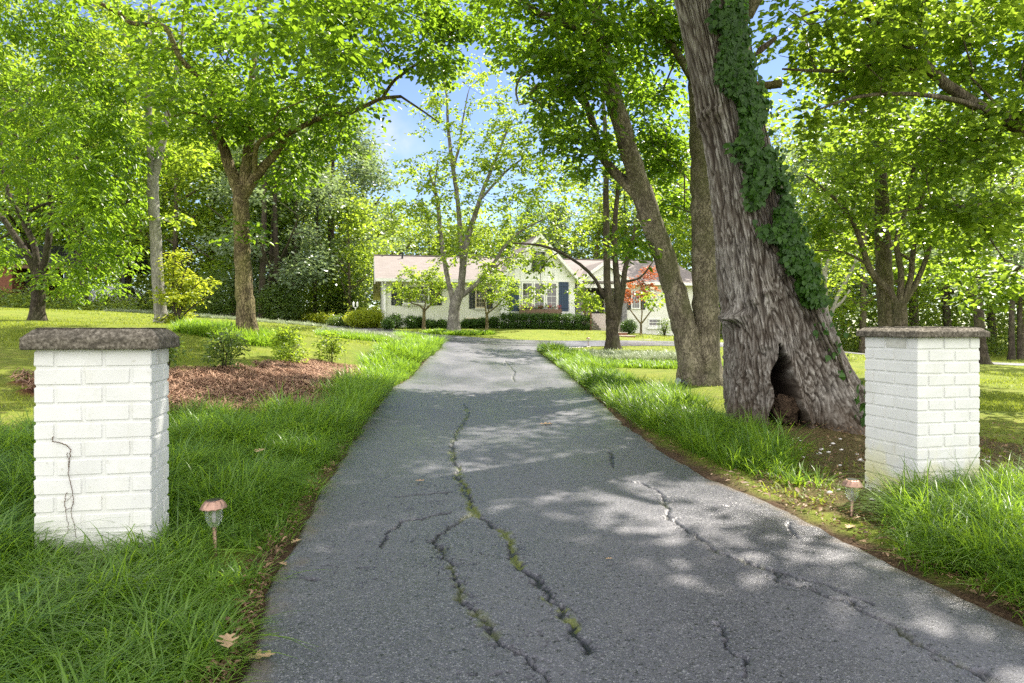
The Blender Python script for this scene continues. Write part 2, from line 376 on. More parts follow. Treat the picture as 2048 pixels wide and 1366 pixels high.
# ------------------------------------------------------------------ driveway
CR = {  # cracks traced in reference pixels: (points, half width m, moss)
 'a': ([(929, 808), (938, 830), (926, 850), (912, 868), (906, 890), (905, 912), (914, 935), (918, 958), (932, 985), (940, 1008), (948, 1030), (975, 1050), (1002, 1068), (1022, 1085), (1020, 1105), (1032, 1130), (1055, 1155), (1075, 1168), (1092, 1190), (1112, 1210), (1130, 1240), (1142, 1265), (1165, 1290), (1190, 1315)], .011, .85),
 'b': ([(946, 1033), (925, 1045), (888, 1065), (872, 1085), (880, 1105), (905, 1135), (905, 1160), (922, 1190), (940, 1225), (965, 1245), (985, 1280), (1015, 1303), (1045, 1315), (1075, 1345), (1100, 1372)], .006, .4),
 'c': ([(1222, 905), (1222, 920), (1228, 938)], .009, .3),
 'd': ([(1325, 990), (1332, 1012), (1340, 1042), (1370, 1060), (1400, 1082), (1440, 1108), (1460, 1120), (1515, 1135), (1545, 1150), (1565, 1166), (1600, 1180), (1640, 1195), (1700, 1208), (1735, 1228), (1770, 1250), (1800, 1270), (1850, 1300), (1900, 1328), (1960, 1362), (2030, 1400)], .007, .2),
 'e': ([(1260, 968), (1285, 970), (1330, 992)], .004, 0), 'f': ([(790, 998), (830, 992), (905, 986)], .003, 0),
 'g': ([(760, 1095), (780, 1070), (800, 1048), (850, 1040), (905, 1028)], .004, 0),
 'h': ([(600, 1162), (635, 1164)], .004, .2), 'i': ([(1465, 1120), (1500, 1130), (1560, 1150), (1640, 1170), (1735, 1215)], .003, 0),
 'j': ([(822, 773), (930, 777), (1035, 776), (1150, 778)], .007, .2), 'k': ([(1010, 722), (1030, 745), (1025, 757), (1030, 765)], .009, .3),
 'l': ([(1440, 1250), (1450, 1290), (1480, 1330), (1495, 1365)], .003, 0), 'm': ([(1570, 1050), (1580, 1060), (1590, 1080)], .004, 0),
}
def build_drive():
    rows = []; y = 0.35
    while y < 25.9: rows.append(y); y += max(0.006, 0.0042 * y)
    rows = np.concatenate([np.linspace(-6, 0.3, 30), rows]); nc = 380
    s = np.linspace(0, 1, nc); Y = np.repeat(rows[:, None], nc, 1)
    L = dl(rows) + .035 * n2(rows, rows * 0, 2.2, 4, 1) ; Rr = dr(rows) + .035 * n2(rows, rows * 0, 2.2, 4, 6)
    X = L[:, None] * (1 - s) + Rr[:, None] * s
    crack = np.zeros(X.shape); moss = np.zeros(X.shape)
    # jitter the lookup so that the lines are ragged at a centimetre scale
    jx = .030 * n2(X, Y, 9, 3, 1.5) + .014 * n2(X, Y, 38, 2, 2.5); jy = .030 * n2(X, Y, 9, 3, 8.5) + .014 * n2(X, Y, 38, 2, 4.5); crumb = np.zeros(X.shape)
    for k, (pts, hw, ms) in CR.items():
        W = np.array([G(*p) for p in pts])
        lo, hi = W.min(0) - .3, W.max(0) + .3
        q = (X > lo[0]) & (X < hi[0]) & (Y > lo[1]) & (Y < hi[1])
        d = seg_dist((X + jx)[q], (Y + jy)[q], W)
        wv = hw * (0.55 + 0.75 * np.clip(n2(X[q], Y[q], 3, 2, 2) + .5, 0, 1.5))
        soft = .006 + .0009 * Y[q]
        crack[q] = np.maximum(crack[q], sstep(wv + soft, wv * 0.4, d))
        if k in 'abdj': crumb[q] = np.maximum(crumb[q], np.exp(-d / .06))
        moss[q] = np.maximum(moss[q], sstep(.03, .0, d - wv) * ms * (n2(X[q], Y[q], 2.2, 2, 5) > -.02) * (n2(X[q], Y[q], 16, 2, 5) > -.05))
    # fine alligator cracking beside the main crack
    al = np.abs(n2(X, Y, 5, 3, 11.0)); d = np.minimum(1, crack)
    zone = sstep(0.25, .5, n2(X, Y, .9, 2, 31.0) + .12)
    fine = sstep(.022, .0, al) * zone
    crack = np.maximum(crack, fine * 0.5); cr2 = np.abs(n2(X, Y, 11, 2, 13.0)); crack = np.maximum(crack, sstep(.06, 0, cr2) * np.clip(crumb * 1.6 - .35, 0, .75))
    edge = np.minimum(X - L[:, None], Rr[:, None] - X)
    Z = gz(X, Y) + 0.012 + 0.006 * n2(X, Y, .9, 2, 3) - 0.016 * crack + .0015 * n2(X, Y, 30, 2, 4) - .03 * sstep(.04, 0, edge)
    n = len(rows); i = np.arange(n - 1)[:, None] * nc; j = np.arange(nc - 1)[None]
    Q = np.stack([i + j, i + j + 1, i + nc + j + 1, i + nc + j], -1).reshape(-1, 4)
    debris = .8 * sstep(.10, .0, edge + .10 * n2(X, Y, 6, 4, 2))
    m, t = newmat('asphalt')
    at = N(t, 'ShaderNodeAttribute', attribute_name='mask'); sx = N(t, 'ShaderNodeSeparateXYZ'); t.links.new(at.outputs['Vector'], sx.inputs[0])
    v = coords(t)
    vo = N(t, 'ShaderNodeTexVoronoi', Scale=210); t.links.new(v, vo.inputs['Vector'])
    n1 = noise(t, v, 55, 5, .7); big = noise(t, coords(t, (1, .45, 1)), .75, 5, .6); mid = noise(t, v, 6, 5, .65)
    wn = N(t, 'ShaderNodeSeparateColor'); t.links.new(vo.outputs['Color'], wn.inputs[0])
    agg = ramp(t, wn.outputs[0], [(0.0, (.034, .034, .041)), (.5, (.064, .064, .077)), (.88, (.10, .10, .115)), (.96, (.22, .22, .23))])
    base = mixc(t, ramp(t, big, [(.38, (0, 0, 0)), (.62, (1, 1, 1))]), agg, mixc(t, .5, agg, (.135, .132, .146)))
    base = mixc(t, ramp(t, mid, [(.55, (0, 0, 0)), (.72, (.6, .6, .6))]), base, mixc(t, .6, agg, (.13, .125, .13)))
    pit = ramp(t, n1, [(.36, (1, 1, 1)), (.43, (0, 0, 0))])
    base = mixc(t, pit, base, (.018, .018, .02))
    base = mixc(t, sx.outputs[2], base, mixc(t, n1, (.07, .055, .045), (.17, .14, .115)))
    base = mixc(t, sx.outputs[0], base, (.012, .012, .013))
    base = mixc(t, sx.outputs[1], base, mixc(t, n1, (.045, .065, .01), (.15, .16, .03)))
    rg = ramp(t, big, [(.38, (.26,) * 3), (.62, (.5,) * 3)])
    b1 = bump(t, vo.outputs['Distance'], .35, .004); b2 = bump(t, n1, .5, .004, b1)
    finish(t, base, rg, b2, .55)
    o = mesh_np('driveway', np.stack([X, Y, Z], -1).reshape(-1, 3), [Q], m, None, True, {'mask': np.stack([crack, moss, debris], -1).reshape(-1, 3)})
    tag(o, 'cracked grey asphalt driveway running up to the house', None, None, 'structure')
    # loop drive in front of the house
    n = len(LOOP); T = np.gradient(LOOP, axis=0); T /= np.linalg.norm(T, axis=1)[:, None]; Nn = np.stack([-T[:, 1], T[:, 0]], -1)
    k = 24; s = np.linspace(-1.5, 1.5, k); PX = LOOP[:, None, :] + Nn[:, None] * s[None, :, None]
    Z = gz(PX[..., 0], PX[..., 1]) + .022
    i = np.arange(n - 1)[:, None] * k; j = np.arange(k - 1)[None]
    Q = np.stack([i + j, i + k + j, i + k + j + 1, i + j + 1], -1).reshape(-1, 4)
    o = mesh_np('loop_driveway', np.concatenate([PX, Z[..., None]], -1).reshape(-1, 3), [Q], m, None, True, {'mask': np.zeros((n * k, 3))})
    tag(o, 'pale asphalt loop of the driveway crossing in front of the house', None, None, 'structure')
build_drive()

# ------------------------------------------------------------------ blades of grass
def blades(name, X, Y, L, W, bend, mat, seg=4, lift=0.0, heading=None, label=None, seed=1, z=None):
    r = np.random.RandomState(seed); n = len(X)
    a = r.uniform(0, 2 * np.pi, n) if heading is None else heading; a = np.asarray(a)[:n]
    H = np.stack([np.cos(a), np.sin(a), 0 * a], -1); S = np.stack([-np.sin(a), np.cos(a), 0 * a], -1)
    b = np.clip(r.normal(bend, .25, n), .05, 1.25)
    base = np.stack([X, Y, (gz(X, Y) if z is None else z) + lift - .01], -1)
    t = np.linspace(0, 1, seg + 1)
    tilt = np.abs(r.normal(0, .25, n))
    V = []
    for k, tt in enumerate(t):
        out = (tilt * tt + b * tt ** 2 * .75) * L; up = (tt - .55 * b * tt ** 2.2) * L
        c = base + H * out[:, None] + np.array([0, 0, 1.0]) * up[:, None]
        wv = (W * (1 - tt ** 2) * .5 + .0004)[:, None]
        V += [c - S * wv, c + S * wv]
    V = np.stack(V, 1)                                       # n, 2(seg+1), 3
    i = (np.arange(n) * 2 * (seg + 1))[:, None]; q = np.arange(seg)[None] * 2
    Q = np.stack([i + q, i + q + 1, i + q + 3, i + q + 2], -1).reshape(-1, 4)
    o = mesh_np(name, V.reshape(-1, 3), [Q], mat, None, True)
    tag(o, label, None, None, 'stuff'); return o
M_LIR = leafmat('monkey_grass_leaf', (.026, .075, .010), (.18, .30, .04), (.42, .66, .04), .42, .38, .5)
M_LIRL = leafmat('light_monkey_grass_leaf', (.035, .095, .009), (.16, .27, .028), (.40, .62, .04), .42, .4, .45)
M_LIRV = leafmat('variegated_grass_leaf', (.12, .18, .07), (.42, .46, .32), (.4, .45, .25), .3, .4, .45)
M_LAWN = leafmat('lawn_blade', (.08, .125, .014), (.22, .26, .035), (.44, .52, .05), .42, .5, .3)
def tufts(n, boxes, accept, seed, spread=.03, per=16):
    r = np.random.RandomState(seed); k = n // per
    x0, x1, y0, y1 = boxes; cx = r.uniform(x0, x1, k * 6); cy_ = r.uniform(y0, y1, k * 6)
    ok = accept(cx, cy_); cx, cy_ = cx[ok][:k], cy_[ok][:k]
    ox = r.normal(0, spread, len(cx) * per); oy = r.normal(0, spread, len(cx) * per); tufts.head = np.arctan2(oy, ox) + r.normal(0, .5, len(ox))
    return np.repeat(cx, per) + ox, np.repeat(cy_, per) + oy, np.repeat(r.uniform(.65, 1.2, len(cx)), per)
# pillar foot prints (used to keep grass off them)
PL_C = np.array([-1.532, 2.9]); PL_G = R(12); PL_W, PL_D = .445, .265
PR_C = np.array([2.435, 4.1]); PR_B = R(77.5); PR_L, PR_R = .44, .455
lu = np.array([-math.cos(PL_G), -math.sin(PL_G)]); lv = np.array([-math.sin(PL_G), math.cos(PL_G)])
ru = np.array([-math.cos(PR_B), math.sin(PR_B)]); rv = np.array([math.sin(PR_B), math.cos(PR_B)])
PILL_L = [PL_C, PL_C + lu * PL_W, PL_C + lu * PL_W + lv * PL_D, PL_C + lv * PL_D]
PILL_R = [PR_C, PR_C + rv * PR_R, PR_C + rv * PR_R + ru * PR_L, PR_C + ru * PR_L]
def off_pillar(x, y): return ~inpoly(x, y, PILL_L) & ~inpoly(x, y, PILL_R)
EL = lambda y: dl(y) - .03
# left foreground bank: from the drive edge out past the pillar
def accL(x, y):
    d = dl(y) - x
    near = (d > .02) & (d < 3.2) & (x > -.80 * y - .5)
    lim = np.where(y < 3.1, 3.2, np.interp(y, [3.1, 3.6, 4.6, 5.6, 6.4], [2.6, 2.4, 2.5, 2.4, 1.0]))
    return near & (d < lim + .25 * n2(x, y, 1.5, 2, 3)) & off_pillar(x, y) & ((n2(x, y, 1.4, 2, 5) > -.55)) & (x < EL(y) + .06 * n2(x, y, 6, 2))
X, Y, k = tufts(52000, (-4.6, -.7, .9, 6.4), accL, 11, .035)
r = np.random.RandomState(5)
L = k * r.uniform(.16, .31, len(X)) * np.interp(Y, [1, 2.5, 4, 6], [.86, .96, 1.05, 1.1]) * (.75 + .75 * np.clip(n2(X, Y, 1.9, 2, 41) + .45, 0, 1.1)) * (.45 + .55 * sstep(.0, .35, dl(Y) - X))
blades('monkey_grass', X, Y, L, r.uniform(.0045, .0085, len(X)), .95, M_LIR, 5, heading=tufts.head, label='long dark green monkey grass around the left pillar and along the left drive edge', seed=3)
# left border strip up to the junction
def accL2(x, y):
    d = dl(y) - x; wd = np.interp(y, [5.5, 7, 9, 13, 17, 20, 23], [.75, .72, .62, .75, .95, .8, 1.2])
    return (d > .04) & (d < wd + .2 * n2(x, y, 1.6, 2, 7))
X, Y, k = tufts(44000, (-4.5, -1.2, 5.6, 23.6), accL2, 12, .045)
L = k * r.uniform(.22, .40, len(X)) * (.6 + .85 * np.clip(n2(X, Y, 1.5, 2, 43) + .45, 0, 1.1)); blades('monkey_grass_border', X, Y, L, .006 + .0007 * Y * r.uniform(.6, 1.2, len(X)), .7, M_LIR, 4, heading=tufts.head, label='monkey grass border strip on the left edge of the drive toward the house', seed=4)
# right border
def accR(x, y):
    d = x - dr(y); a = np.interp(y, [4.3, 5.2, 6.5, 9, 14, 20, 23], [.36, .26, .18, .08, .05, .05, .05]); wd = np.interp(y, [4.4, 5.4, 6.5, 9, 14, 20, 23], [.62, .85, 1.05, 1.0, .9, 1.0, .9])
    return (d > a) & (d < wd + .2 * n2(x, y, 1.6, 2, 17)) & (np.hypot(x - 2.95, y - 7.2) > .85)
X, Y, k = tufts(50000, (.8, 3.6, 4.5, 22.8), accR, 13, .045)
L = k * r.uniform(.2, .36, len(X)) * (.6 + .85 * np.clip(n2(X, Y, 1.5, 2, 47) + .45, 0, 1.1)); blades('monkey_grass_border', X, Y, L, .0055 + .0007 * Y * r.uniform(.6, 1.2, len(X)), .72, M_LIRL, 4, heading=tufts.head, label='bright green monkey grass border on the right edge of the drive', seed=5)
# clump around the right pillar
def accRP(x, y):
    d = x - dr(y)
    return (d > .10 + .05 * n2(x, y, 5, 2)) & off_pillar(x, y) & inpoly(x + .08 * n2(x, y, 3, 2), y, [(2.02, 3.55), (2.2, 3.95), (2.45, 4.08), (2.9, 4.15), (3.4, 4.5), (4.2, 4.4), (4.2, 2.0), (1.7, 2.0), (1.72, 2.6), (1.85, 3.2)])
X, Y, k = tufts(30000, (1.6, 4.2, 2.0, 4.6), accRP, 14, .04)
L = k * r.uniform(.24, .42, len(X)) * (.4 + .6 * sstep(-.05, .4, X - dr(Y))); hd = np.where(r.rand(len(X)) < .55, np.pi + r.normal(.5, .7, len(X)), r.uniform(0, 6.28, len(X)))
blades('monkey_grass', X, Y, L, r.uniform(.004, .007, len(X)), .8, M_LIRL, 5, heading=hd, label='long bright green monkey grass at the foot of the right pillar', seed=6)
# patches: around left tree, variegated islands, strip around the middle tree
def patch(name, cx, cy_, rx, ry, n, Lr, mat, label, seed, wpx=.0009, rot=0, zoff=0.0):
    def acc(x, y):
        dx, dy = x - cx, y - cy_; a, b = math.cos(rot), math.sin(rot); u, v = (a * dx + b * dy) / rx, (-b * dx + a * dy) / ry
        return (u * u + v * v < 1 + .5 * n2(x, y, 1.2, 2, seed)) & (drive_out(x, y) > .08)
    X, Y, k = tufts(n, (cx - rx * 1.4 - ry, cx + rx * 1.4 + ry, cy_ - ry * 1.4 - rx * abs(math.sin(rot)), cy_ + ry * 1.4 + rx * abs(math.sin(rot))), acc, seed, .05)
    L = k * r.uniform(*Lr, len(X)); return blades(name, X, Y, L, (.004 + wpx * Y) * r.uniform(.7, 1.2, len(X)), .7, mat, 4, heading=tufts.head, label=label, seed=seed)
patch('monkey_grass', -5.6, 14.0, 1.15, 1.0, 11000, (.2, .34), M_LIRL, 'light green monkey grass ring around the base of the forked left tree', 21)
patch('monkey_grass', -4.9, 21.0, 1.1, .9, 7000, (.18, .3), M_LIRL, 'low yellow-green monkey grass island on the left lawn', 22)
patch('variegated_grass', -4.8, 23.4, 1.7, 1.1, 9000, (.2, .32), M_LIRV, 'pale variegated grass island beside the bend of the drive', 23)
patch('variegated_grass', -3.2, 22.4, .7, 1.2, 6000, (.2, .32), M_LIRV, 'whitish variegated grass tip at the left drive corner', 24)
patch('variegated_grass', 3.1, 20.6, 2.6, 1.1, 12000, (.18, .3), M_LIRV, 'pale variegated grass bed around the slender tree on the right lawn', 25, rot=.1)
patch('monkey_grass', 3.6, 17.8, 2.2, .8, 9000, (.16, .28), M_LIRL, 'green monkey grass in front of the variegated bed on the right lawn', 26)
patch('ground_cover', -2.6, 31.0, 1.7, 1.0, 7000, (.15, .3), M_LIR, 'low dark ground cover mound at the foot of the tree before the house', 27)
patch('ground_cover', -14, 33, 5.5, 1.3, 14000, (.2, .35), M_LIRV, 'pale leafy ground cover strip at the edge of the woods left of the house', 28, rot=-.1)
# low weeds on the bare soil before the oak
X, Y, k = tufts(7000, (1.6, 4.8, 3.4, 8.0), lambda x, y: poly_soft(x, y, MULCH) & off_pillar(x, y) & (n2(x, y, 1.6, 3, 12) > -.02) & (drive_out(x, y) > .05), 33, .03, 9)
L = k * np.random.RandomState(4).uniform(.03, .11, len(X)); blades('weeds', X, Y, L, L * .12, .8, M_LAWN, 3, heading=tufts.head, label='thin patches of low weeds on the bare soil between the drive and the oak', seed=34)
# short lawn blades, thinner with distance
def lawn_blades(n, seed):
    r = np.random.RandomState(seed)
    iy = r.uniform(1 / 34.0, 1 / 2.6, n) ; Y = 1 / iy
    iy2 = r.uniform(1 / 38.0, 1 / 9.0, n); Y = np.where(r.rand(n) < .72, 1 / iy2, Y)
    X = r.uniform(-.86, .86, n) * Y
    do = drive_out(X, Y); ok = (do > .12 + .1 * n2(X, Y, 3.5, 3, 2.2)) & ~poly_soft(X, Y, STRAW) & off_pillar(X, Y)
    ok &= ~(poly_soft(X, Y, MULCH) & (r.rand(n) < .8))
    ok &= ~((X < -1) & (Y < 6.5) & (n2(X, Y, .8, 3, 7.7) > .2)) & (r.rand(n) < .45 + .9 * (n2(X, Y, 1.1, 3, 2) + .3))
    X, Y = X[ok], Y[ok]; L = r.uniform(.025, .06, len(X)) * (1 + .02 * Y)
    blades('lawn_grass', X, Y, L, .0026 * (1 + .42 * Y) * r.uniform(.7, 1.3, len(X)), .5, M_LAWN, 1, label='short yellow-green mown grass covering the lawns', seed=seed)
lawn_blades(420000, 31)
# pine straw needles
def needles():
    r = np.random.RandomState(8); X = r.uniform(-5.6, -1.7, 60000); Y = r.uniform(5.6, 12.4, 60000)
    ok = poly_soft(X, Y, STRAW); X, Y = X[ok][:26000], Y[ok][:26000]; n = len(X)
    a = r.uniform(0, 6.28, n) + 1.2 * n2(X, Y, 2, 2); L = r.uniform(.07, .2, n); H = np.stack([np.cos(a), np.sin(a), r.normal(0, .18, n)], -1)
    S = np.stack([-np.sin(a), np.cos(a), 0 * a], -1) * (.0022 + .0003 * Y)[:, None]
    c = np.stack([X, Y, gz(X, Y) + .065 + r.uniform(0, .05, n) + .05 * np.clip(n2(X, Y, 2.5, 2, 4), 0, 1)], -1)
    mid = c + np.array([0, 0, 1]) * (r.uniform(0, .03, n))[:, None]
    V = np.stack([c - H * L[:, None] / 2 - S, c - H * L[:, None] / 2 + S, mid - S, mid + S, c + H * L[:, None] / 2 - S, c + H * L[:, None] / 2 + S], 1)
    i = (np.arange(n) * 6)[:, None]; q = np.array([[0, 2]]); Q = np.stack([i + q, i + q + 1, i + q + 3, i + q + 2], -1).reshape(-1, 4)
    m = leafmat('pine_straw', (.13, .065, .04), (.46, .29, .19), (.28, .14, .08), .12, .6, .25)
    tag(mesh_np('pine_straw', V.reshape(-1, 3), [Q], m), 'reddish brown pine straw mulch bed left of the drive', None, None, 'stuff')
needles()
# ------------------------------------------------------------------ gate pillars
M_PAINT, t = newmat('white_painted_brick')
v = coords(t); n1 = noise(t, v, 45, 6, .6); n0 = noise(t, v, 5, 4); nf = noise(t, coords(t, (1, 1, 4)), 160, 3)
c = ramp(t, n0, [(.3, (.60, .605, .585)), (.7, (.69, .695, .675))])
c = mixc(t, ramp(t, n1, [(.62, (0, 0, 0)), (.72, (.55, .55, .55))]), c, (.42, .41, .34))
c = mixc(t, ramp(t, noise(t, coords(t, (1, 1, .35)), 9, 5, .7), [(.55, (0, 0, 0)), (.8, (.45, .45, .45))]), c, (.50, .49, .40))
sep = N(t, 'ShaderNodeSeparateXYZ'); t.links.new(v, sep.inputs[0])
lowz = N(t, 'ShaderNodeMapRange'); lowz.inputs['From Min'].default_value = .42; lowz.inputs['From Max'].default_value = .0; t.links.new(sep.outputs[2], lowz.inputs['Value'])
st = N(t, 'ShaderNodeMath', operation='MULTIPLY'); t.links.new(lowz.outputs[0], st.inputs[0]); t.links.new(ramp(t, n0, [(.42, (0, 0, 0)), (.6, (1, 1, 1))]), st.inputs[1])
at = N(t, 'ShaderNodeAttribute', attribute_name='algae', attribute_type='OBJECT')
st2 = N(t, 'ShaderNodeMath', operation='MULTIPLY'); t.links.new(st.outputs[0], st2.inputs[0]); t.links.new(at.outputs['Fac'], st2.inputs[1])
c = mixc(t, st2.outputs[0], c, (.50, .47, .13))
finish(t, c, .55, bump(t, nf, .15, .002, bump(t, n1, .25, .004)), .35)
M_CONC, t = newmat('weathered_concrete_cap')
v = coords(t); n1 = noise(t, v, 70, 6, .7); n2_ = noise(t, v, 14, 5, .65)
c = ramp(t, n1, [(.32, (.035, .03, .024)), (.5, (.13, .115, .09)), (.72, (.33, .30, .25))])
c = mixc(t, ramp(t, n2_, [(.5, (0, 0, 0)), (.66, (.8, .8, .8))]), c, (.05, .045, .035))
finish(t, c, .95, bump(t, n1, .8, .008), .1)
M_MORT = simple('painted_mortar_grime_and_shade', (.40, .40, .35), (.62, .62, .57), 14, .8, .4, .004)  # darker mortar colour carries grime and the shade of the recessed joints
def pillar(corner, u, wu, v, wv, z0, zb, zt, courses, label, algae, seed):
    """corner: near vertical edge; u, v: directions of the two visible faces"""
    rr = random.Random(seed); c3 = Vector((corner[0], corner[1], 0))
    root = empty('gate_pillar', (corner[0], corner[1], z0), 0, label, 'gate pillar', 'white brick gate pillars at the entrance')
    U = Vector((u[0], u[1], 0)); V = Vector((v[0], v[1], 0)); D = .078; mo = .0062
    bm = bmesh.new(); ch = (zb - z0) / courses
    W = {0: wu, 1: wv}
    P = [Vector((0, 0, 0)), U * wu, U * wu + V * wv, V * wv]
    def brick(o, a, b, la, lb, z, ma, mb_):
        """box from o along a (la) and inwards b (lb)"""
        vs = []
        for zz in (z + mo, z + ch - mo):
            for (s, tt) in ((ma, 0), (la - mb_, 0), (la - mb_, lb), (ma, lb)):
                q = o + a * (s + rr.uniform(-.002, .002)) + b * (tt + rr.uniform(-.0009, .0011)) + Vector((0, 0, zz + rr.uniform(-.0022, .0022)))
                vs.append(bm.verts.new(q))
        for f in ((3, 2, 1, 0), (4, 5, 6, 7), (0, 1, 5, 4), (1, 2, 6, 5), (2, 3, 7, 6), (3, 0, 4, 7)):
            bm.faces.new([vs[i] for i in f])
    for k in range(courses):
        z = k * ch
        sides = [(P[0], U, V, wu), (P[1], V, -U, wv), (P[2], -U, -V, wu), (P[3], -V, U, wv)]
        for (o, a, b, ln) in sides:
            if k % 2: st = 0; 
            else: st = D
            run = ln - D; nb = max(1, round(run / .19)); x = st
            for q in range(nb):
                brick(o + a * x, a, b, run / nb, D - .004, z, .0005 if (q == 0 and st == 0) else mo, .0005 if (q == nb - 1 and st > 0) else mo); x += run / nb
    bmesh.ops.recalc_face_normals(bm, faces=bm.faces)
    bmesh.ops.bevel(bm, geom=bm.edges[:], offset=.0032, segments=2, affect='EDGES')
    for f in bm.faces: f.material_index = 0
    nf0 = len(bm.faces); me = bpy.data.meshes.new('brick_shaft'); ins = .0055
    # mortar core
    cc = [p for p in P]; ctr = (P[0] + P[2]) / 2
    core = [ctr + (p - ctr) * (1 - 2 * ins / ((wu + wv) / 2)) for p in P]
    lo = [bm.verts.new(p + Vector((0, 0, -.25))) for p in core]; hi = [bm.verts.new(p + Vector((0, 0, zb - z0))) for p in core]
    for i in range(4): bm.faces.new((lo[i], lo[(i + 1) % 4], hi[(i + 1) % 4], hi[i]))
    bmesh.ops.recalc_face_normals(bm, faces=bm.faces); bm.faces.ensure_lookup_table()
    for f in bm.faces[nf0:]: f.material_index = 1
    bm.to_mesh(me); bm.free(); me.materials.append(M_PAINT); me.materials.append(M_MORT)
    o = link(bpy.data.objects.new('brick_shaft', me), root); o['algae'] = algae
    # cap: chamfered slab with a broken, pitted surface
    h = zt - zb; ov = .036
    def ring(off, z, n=26):
        ctr = (P[0] + P[2]) / 2; out = []
        q = [ctr + (p - ctr) for p in P]
        cor = [P[0] - U * off - V * off, P[1] + U * off - V * off, P[2] + U * off + V * off, P[3] - U * off + V * off]
        for i in range(4):
            for j in range(n):
                s = j / n; e = cor[i].lerp(cor[(i + 1) % 4], s); out.append((e.x, e.y, z))
        return out
    prof = [(-.02, 0), (ov - .003, 0), (ov, .004)] + [(ov, .004 + (h * .55 - .004) * i / 5) for i in range(1, 6)] + [(ov - .035 * i / 4, h * .55 + h * .42 * i / 4) for i in range(1, 5)] + [(ov - .05, h), (.0, h + .002), (-.06, h + .003), (-.12, h + .003)]
    VV = np.array([q for (o_, z) in prof for q in ring(o_, zb - z0 + z)]); n = 104
    nn = fbm(np.stack([VV[:, 0] * 30 + seed, VV[:, 1] * 30, VV[:, 2] * 30], -1), 4); VV += (nn * .0035)[:, None] * np.array([.7, .7, 1])
    Fs = []
    i = np.arange(len(prof) - 1)[:, None] * n; j = np.arange(n)[None]
    Q = np.stack([i + j, i + (j + 1) % n, i + n + (j + 1) % n, i + n + j], -1).reshape(-1, 4)
    if (u[0] * v[1] - u[1] * v[0]) < 0: Q = Q[:, ::-1]
    mesh_np('cap', VV, [Q, np.array([list(range((len(prof) - 1) * n, len(prof) * n))])], M_CONC, root)
    return root
zL = g1(-1.75, 2.8) - .02; zR = g1(2.5, 4.1) - .03
pillar(PL_C, lu, PL_W, lv, PL_D, zL, .9587, 1.045, 12, 'white painted brick pillar with a wide dark concrete cap and a dead vine, left of the drive', 0.12, 3)
pillar(PR_C, rv, PR_R, ru, PR_L, zR, .990, 1.052, 14, 'white painted brick pillar turned edge-on with yellow algae stains, right of the drive', 1.0, 9)
# dead vine stem clinging to the left pillar
def dead_vine():
    mb = MB(); nf = np.array([math.sin(PL_G), -math.cos(PL_G)])     # outward normal of the front face
    def fp(s, z, off=.004): q = PL_C + lu * s + nf * off; return (q[0], q[1], z)
    def S(px): # along the face from the corner, found from the ray
        a = (px - 1024) / F; # (c+lu*s).x = a*(c+lu*s).y
        return (a * PL_C[1] - PL_C[0]) / (lu[0] - a * lu[1])
    def Z(py, s): return EYE + (HZ - py) / F * (PL_C[1] + lu[1] * s)
    for pts, r in (([(107, 873), (107, 882), (128, 887), (141, 897), (140, 915), (138, 935), (140, 960), (144, 975), (148, 1000), (143, 1025), (150, 1050), (153, 1075)], .0026),
                   ([(135, 905), (138, 925), (139, 940)], .0016), ([(134, 985), (130, 1005), (133, 1022), (137, 1050), (135, 1068)], .002), ([(146, 990), (138, 998), (131, 1003)], .0012), ([(133, 1020), (145, 1012), (148, 1000)], .0014)):
        P = np.array([fp(S(x), Z(y, S(x))) for x, y in pts]); P = catmull(P, len(pts) * 5); P += np.random.RandomState(3).normal(0, .0012, P.shape)
        mb.tube(P, np.linspace(r * .75, r * .35, len(P)), 5)
    tag(mb.build('dead_vine', simple('dead_vine_bark', (.05, .028, .015), (.14, .08, .045), 60, .9)), 'thin dry brown vine stem on the front of the left pillar', 'vine')
dead_vine()
